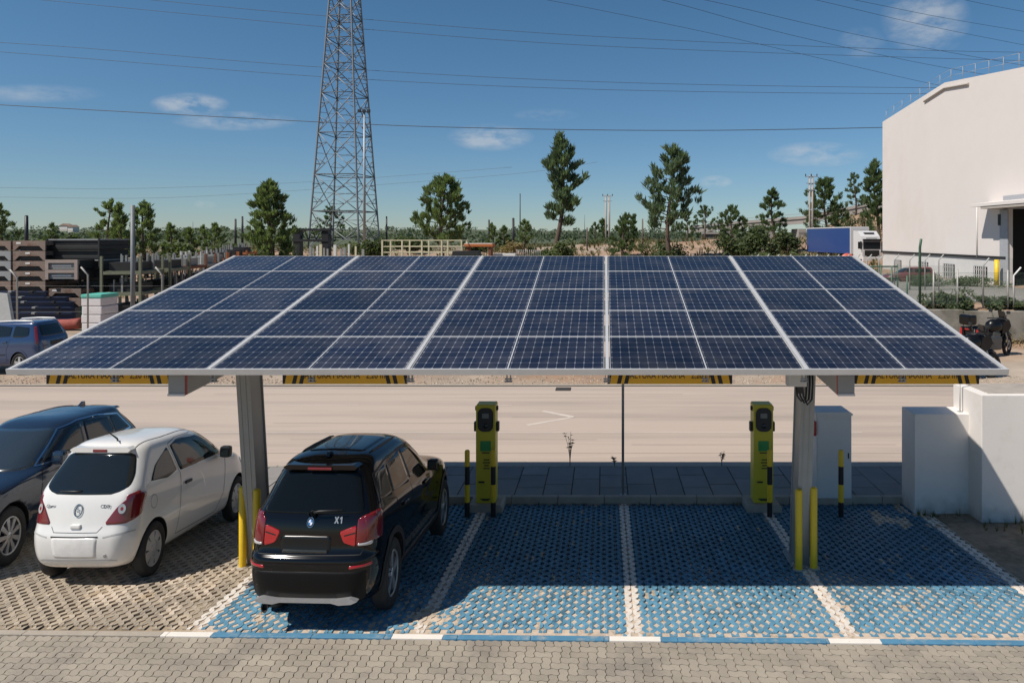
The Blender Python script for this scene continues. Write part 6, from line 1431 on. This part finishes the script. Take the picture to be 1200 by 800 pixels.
# ------------------------------------------------------------------ trees and bushes
def needle_tuft(mb, c, d, L, n, w):
    d = d.normalized(); a_ = d.orthogonal().normalized(); b_ = d.cross(a_)
    for k in range(n):
        th = random.random() * 6.28; sp = random.uniform(.05, .75); v = (d + (a_ * math.cos(th) + b_ * math.sin(th)) * sp).normalized(); l_ = L * random.uniform(.55, 1.1)
        s_ = v.cross(Vector((random.uniform(-1, 1), random.uniform(-1, 1), random.uniform(-1, 1)))).normalized() * w * random.uniform(.6, 1.3); o = c + (a_ * random.uniform(-.25, .25) + b_ * random.uniform(-.25, .25) + d * random.uniform(-.3, .2)) * L
        mb.add([o - s_ * .4, o + v * l_ * .55 + s_, o + v * l_, o + v * l_ * .5 - s_], [(0, 1, 2, 3)])
def pine(x, y, h, w, lab, m, c0=.3, shape='cone', tufts=110, lean=(0, 0), tuft_l=None, group='pines beyond the canopy', blades=26, seed=0, name='pine_tree', trunk=True, top_pow=1.0, skew=0):
    rs = random.getstate(); random.seed(seed or int(x * 7 + y * 13))
    z0_ = gz(x, y) - .2; t_ = thing(name, lab, 'tree', (x, y, z0_), 0, group)
    bend = lambda f: Vector((lean[0] * f + .03 * h * math.sin(f * 5 + x), lean[1] * f, h * f))
    r0 = h * .014 + .06
    tb = MB(); tb.tube([bend(f / 8) for f in range(9)], [r0 * (1.25 - f / 8 * 1.1) + .02 for f in range(9)], 8)
    cb = MB(); L = tuft_l or max(.5, h * .055)
    tufts = int(tufts * 1.08); nb = max(16, tufts // 6)
    for k in range(nb):
        f = c0 + (1 - c0) * ((k + random.random()) / nb) ** .85; g_ = (f - c0) / (1 - c0)
        if shape == 'cone': rad = w / 2 * (1 - g_) ** .75 * (.75 + .35 * random.random()) + .05 * w
        elif shape == 'round': rad = w / 2 * min(1, .72 + 1.2 * g_) * (1 - g_ ** 1.5) ** .62 * random.uniform(.62, 1.05) + .04 * w
        elif shape == 'open': rad = w / 2 * min(1, .6 + 1.6 * g_) * (1 - g_) ** .55 * random.choice((.35, .6, .9, 1.2)) + .05 * w
        else: rad = w / 2 * (.45 + .55 * math.sin(math.pi * (g_ * .8 + .15))) * random.uniform(.6, 1.05)
        th = k * 2.4 + random.uniform(-.5, .5); p0 = bend(f * .96); out = Vector((math.cos(th), math.sin(th), 0)); rise = rad * random.uniform(.25, .6) * (1.25 if g_ > .6 else .8) - (.12 * rad if g_ < .2 else 0)
        p1 = p0 + out * rad * .55 + Vector((skew * rad * .2, 0, rise * .35)); p2 = p0 + out * rad + Vector((0, 0, rise)); 
        tb.tube([p0, p1, p2], [r0 * .35 * (1 - g_ * .6), r0 * .22 * (1 - g_ * .5), r0 * .08], 5, caps=False)
        nt_ = max(2, int(tufts / nb * (.6 + rad / (w / 2) * .7)))
        for q in range(nt_):
            s_ = random.uniform(.30, 1.0) ** .8; c = p1.lerp(p2, s_ * 2 - 1) if s_ > .5 else p0.lerp(p1, s_ * 2); c += Vector((random.gauss(0, .10), random.gauss(0, .10), random.gauss(.02, .06))) * rad
            needle_tuft(cb, c, out * .40 + Vector((0, 0, 1.0)), L * random.uniform(.8, 1.5), blades, L * .11)
    for q in range(4): needle_tuft(cb, bend(1.0 - .03 * q), Vector((0, 0, 1)), L, blades, L * .13)
    tb.build('trunk', bark, t_, recalc=False); cb.build('crown', m, t_, recalc=False); random.setstate(rs); return t_
def pine_at(u, vt, y, wpx, lab, m, **k):
    x = px(u, y); h = pz(vt, y) - gz(x, y); return pine(x, y, h, wpx * y / F, lab, m, **k)
pine_at(1, 239, 92, 34, 'dark pine crown cut by the left picture edge', pine_b, c0=.35, shape='round', tufts=120)
pine_at(127, 234, 84, 46, 'pine with sparse upswept branches, leftmost of the group behind the tall grey post', pine_a, c0=.32, shape='open', tufts=110, lean=(.3, 0))
pine_at(141, 240, 80, 34, 'narrow dense pine between two wider ones, left of the tall grey post', pine_a, c0=.05, shape='cone', tufts=170)
pine_at(169, 236.5, 82, 42, 'bushy pine just right of the tall grey post', pine_a, c0=.06, shape='round', tufts=240)
pine_at(317, 212, 88, 58, 'dense dark pine left of the pylon, foliage to the ground', pine_a, c0=.04, shape='round', tufts=420, blades=30)
pine_at(388, 242, 165, 40, 'dark pine half hidden behind the foot of the pylon', pine_b, c0=.15, shape='round', tufts=150)
pine_at(519, 206, 95, 74, 'broad round-crowned pine above the pale yellow cage', pine_a, c0=.24, shape='round', tufts=340, blades=28)
pine_at(651, 158, 100, 50, 'tallest pine, narrow and gappy, in the middle of the horizon', pine_c, c0=.30, shape='open', tufts=210, lean=(1.2, 0), blades=28)
pine_at(786, 173, 98, 66, 'open-crowned pine on a dark bare trunk, right of the twin pole', pine_c, c0=.28, shape='open', tufts=250, blades=26)
pine_at(731, 251, 90, 34, 'small bushy pine in front of the twin utility pole', pine_b, c0=.08, shape='round', tufts=160)
pine_at(858, 241, 106, 44, 'bushy pine in front of the flyover, left of the taller pointed pine', pine_b, c0=.05, shape='round', tufts=200)
pine_at(906, 221, 106, 44, 'pointed pine rising from dark oaks, left of the blue trailer', pine_b, c0=.08, shape='cone', tufts=210)
pine_at(968, 209, 120, 58, 'bushy pine behind the twin concrete pole, above the blue trailer', pine_b, c0=.05, shape='round', tufts=330)
pine_at(1002, 203, 138, 28, 'slim blue-grey pine standing on the earth bank', pine_c, c0=.2, shape='round', tufts=130)
pine_at(1027, 189, 112, 34, 'tall dark pine against the far corner of the white warehouse', pine_b, c0=.12, shape='round', tufts=230)
pine_at(825, 241, 160, 36, 'dark pine above the near end of the flyover, far behind', pine_b, c0=.2, shape='round', tufts=150)
pine_at(615, 258, 120, 26, 'small round pine left of the tall narrow pine', pine_a, c0=.06, shape='round', tufts=120)
pine_at(200, 262, 110, 22, 'small pointed pine behind the racks, left one of two', pine_a, c0=.05, tufts=110); pine_at(222, 267, 112, 24, 'small pointed pine behind the racks, right one of two', pine_a, c0=.05, tufts=110)
pine_at(252, 262, 115, 26, 'small twin-tipped pine left of the dark posts', pine_a, c0=.05, tufts=120); pine_at(239, 264, 118, 18, 'slim little pine between the racks and the dark posts', pine_a, c0=.05, tufts=80)
pine_at(577, 262, 120, 16, 'small pine right of the broad pine, first of two', pine_a, c0=.05, tufts=80); pine_at(591, 265, 122, 18, 'small pine right of the broad pine, second of two', pine_b, c0=.05, tufts=80)
pine_at(697, 261, 165, 18, 'small pine at the left of the dark cypress', pine_b, c0=.05, shape='round', tufts=80); pine_at(805, 250, 150, 16, 'little pine tip right of the open-crowned pine', pine_b, c0=.05, tufts=70)
pine_at(62, 262, 100, 16, 'little dark pine behind the black crates, beside the thick dark post', pine_b, c0=.05, tufts=70)
for u, vt, lab in ((707, 257, 'dark pencil cypress just left of the twin utility pole'), (743, 252, 'dark pencil cypress right of the twin utility pole')):
    pine_at(u, vt, 170, 7, lab, pine_b, c0=.02, shape='x', tufts=110, tuft_l=.7, name='cypress_tree', group='cypresses on the horizon')
def bush(x, y, w, h, lab, m, grp, n=900, name='bush', d=None, lumps=9, leafs=None):
    rs = random.getstate(); random.seed(int(x * 31 + y * 17)); t_ = thing(name, lab, 'bush', (x, y, gz(x, y) - .1), 0, grp); mb = MB(); d = d or w * .8; S = leafs or max(.05, min(w, h * 2) * .05)
    L = [(random.uniform(-.36, .36) * w, random.uniform(-.36, .36) * d, random.uniform(.18, .66) * h, random.uniform(.16, .30)) for q in range(lumps)]
    for k in range(n):
        lx, ly, lz, lr = random.choice(L); v = Vector((random.gauss(0, 1), random.gauss(0, 1), random.gauss(0, 1))).normalized() * random.uniform(.55, 1.05); c = Vector((lx + v.x * lr * w, ly + v.y * lr * d, lz + v.z * lr * h * 1.15))
        if c.z < .02: continue
        a_ = Vector((random.gauss(0, 1), random.gauss(0, 1), random.gauss(0, 1))).normalized(); b_ = a_.orthogonal().normalized(); s_ = S * random.uniform(.6, 1.4)
        mb.add([c - a_ * s_, c + b_ * s_ * .55, c + a_ * s_, c - b_ * s_ * .55], [(0, 1, 2, 3)])
    tb = MB()
    for q in range(5): lx, ly, lz, lr = L[q % len(L)]; tb.tube([(lx * .15, ly * .15, 0), (lx * .6, ly * .6, lz * .6), (lx, ly, lz)], [.02 * h + .01, .014 * h + .008, .006], 5)
    tb.build('stems', bark, t_, recalc=False); mb.build('foliage', m, t_, recalc=False); random.setstate(rs); return t_
G4 = 'bushes and scrub behind the canopy'
for u, vt, y, wpx, m, n, lab in ((888, 250, 96, 52, oak_a, 2200, 'wide dark oak bush below the pointed pine'), (640, 282, 92, 44, shrub_a, 1300, 'grey-green bush at the foot of the tall narrow pine'), (662, 270, 96, 40, shrub_a, 1300, 'tall loose bush right of the tall narrow pine trunk'),
        (757, 272, 104, 26, shrub_a, 700, 'low bush left of the open-crowned pine trunk'), (783, 272, 99, 46, oak_a, 1000, 'undergrowth round the trunk of the open-crowned pine'), (920, 262, 104, 40, oak_a, 1300, 'dark oak bush between the pointed pine and the blue trailer'), (860, 262, 100, 46, oak_a, 1300, 'dark bush below the flyover pine'),
        (300, 282, 84, 50, shrub_a, 1200, 'low green bush at the left foot of the dense pine'), (345, 281, 92, 30, shrub_a, 700, 'low green bush at the right foot of the dense pine'), (436, 268, 100, 40, oak_a, 1300, 'dark green bush right of the floodlight mast'), (420, 277, 112, 36, shrub_a, 800, 'low bush under the pylon'), (480, 270, 118, 50, oak_a, 1200, 'dark scrub left of the broad pine'),
        (555, 273, 118, 40, oak_a, 1000, 'dark scrub right of the broad pine'), (600, 276, 110, 34, dry_a, 700, 'dry tawny scrub left of the tall narrow pine'), (700, 272, 130, 60, oak_a, 1000, 'low scrub below the cypresses'), (1014, 232, 128, 18, oak_a, 500, 'round bush on the earth bank beside the warehouse'), (1022, 245, 105, 24, shrub_a, 700, 'green bush at the foot of the bank behind the lorry'),
        (1000, 246, 130, 26, oak_a, 600, 'small bush on top of the earth bank'), (905, 286, 80, 50, shrub_a, 900, 'grassy bush in front of the green mesh fence'), (935, 284, 82, 30, shrub_a, 600, 'grassy bush left of the blue trailer'), (100, 262, 96, 60, oak_a, 1500, 'dark thicket behind the black crates'), (60, 268, 104, 60, shrub_a, 1200, 'green thicket behind the brown stillages'), (212, 276, 100, 60, shrub_a, 1300, 'green thicket behind the rusty racks'),
        (265, 278, 104, 50, oak_a, 1100, 'thicket behind the orange rack')):
    x = px(u, y); bush(x, y, wpx * y / F * (.8 if m is not oak_a else .9), max(.9, (pz(vt + 4, y) - gz(x, y))), lab, m, G4, n)
G5 = 'hedge plants behind the fence by the motorcycles'
for u, vt, y, wpx, lab in ((1105, 330, 37.6, 52, 'grey-green shrub behind the fence, left of the motorcycle top case'), (1128, 342, 37.0, 40, 'low grey-green shrub just left of the motorcycle seat'), (1172, 341, 37.2, 52, 'grey-green shrub behind the fence above the motorcycle tank'), (1200, 349, 37.0, 46, 'grey-green shrub at the right edge behind the motorcycle'), (1225, 350, 38.2, 44, 'grey-green shrub just outside the right edge'),
        (1140, 320.5, 54, 74, 'low clipped hedge at the foot of the warehouse windows'), (1085, 318, 54.5, 40, 'low hedge beside the dark red saloon')):
    x = px(u, y); bush(x, y, wpx * y / F, max(.7, pz(vt, y) - gz(x, y)), lab, hedge_a, G5, 1700, leafs=.085)
for u, y, w, h, lab in ((1120, 35.6, 2.2, .8, 'dry grass clump at the foot of the concrete wall, behind the top case'), (1165, 35.7, 2.6, .7, 'dry grass clump at the foot of the concrete wall, behind the motorcycle tank'), (1140, 35.4, 3.0, 1.0, 'tall dry grass clump in front of the concrete wall, behind the motorcycle seat'), (1195, 35.5, 3.0, .9, 'dry grass clump by the wall at the right edge of the view'), (1098, 35.6, 1.8, .6, 'dry grass clump by the wall, furthest from the motorcycles')):
    bush(px(u, y), y, w, h, lab, dry_a, 'dry grass clumps along the wall', 600, leafs=.05)
# broad wood toward the horizon: one mass nobody could count
random.seed(21)
fw = MB()
for k in range(1500):
    y = random.uniform(260, 1000) if k % 3 else random.uniform(200, 420); u = random.uniform(-120, 1320); x = px(u, y); z0_ = gz(x, y)
    if 40 < x < 70 and 120 < y < 165: continue
    h = random.uniform(1.6, 3.6) * (1 + .6 * (y > 500)); r = h * random.uniform(.5, 1.2)
    for q in range(24):
        v = Vector((random.gauss(0, 1), random.gauss(0, 1), random.gauss(0, 1))).normalized() * random.uniform(.6, 1); c = Vector((x + v.x * r, y + v.y * r, z0_ + h * .55 + v.z * h * .48))
        a_ = Vector((random.gauss(0, 1), random.gauss(0, 1), random.gauss(0, 1))).normalized(); b_ = a_.orthogonal().normalized(); s_ = h * .17
        fw.add([c - a_ * s_, c + b_ * s_ * .8, c + a_ * s_, c - b_ * s_ * .8], [(0, 1, 2, 3)])
tag(fw.build('wood', leaf('far_wood', (.070, .090, .055)), recalc=False), 'dark green far wood along the horizon', None, None, 'stuff')
sc_ = MB()
for k in range(5200):
    y = random.uniform(62, 190); u = random.uniform(560, 1030) if k % 3 else random.uniform(-20, 560); x = px(u, y)
    if x > 30 and y < 82: continue
    h = random.uniform(.25, 1.0); z0_ = gz(x, y)
    for q in range(5):
        a_ = random.random() * 6.28; sc_.add([(x, y, z0_ - .1), (x + .3 * math.cos(a_), y + .3 * math.sin(a_), z0_ + h * .5), (x + .5 * math.cos(a_), y + .5 * math.sin(a_), z0_ + h), (x + .3 * math.cos(a_ + .6), y + .3 * math.sin(a_ + .6), z0_ + h * .4)], [(0, 1, 2, 3)])
tag(sc_.build('undergrowth', leaf('scrub_mix', (.13, .115, .055)), recalc=False), kind='stuff')
# pale houses far off on the left hill
for u, v, w, lab in ((78, 265.5, 9, 'small pale far house on the left horizon, above the black crates'), (86, 267, 6, 'smaller pale far house just right of the other on the left horizon')):
    y = 420; x = px(u, y); t_ = thing('far_house', lab, 'house', (x, y, pz(v + 3, y))); W = w * y / F
    MB().box((0, 0, .4), (W, 5, 3.2)).build('wall', wallp, t_); MB().prism([(-W / 2 - .3, 2.0), (W / 2 + .3, 2.0), (0, 3.4)], -2.8, 2.8, 'xz').build('roof', M('tile_red', (.30, .20, .15), .8), t_)
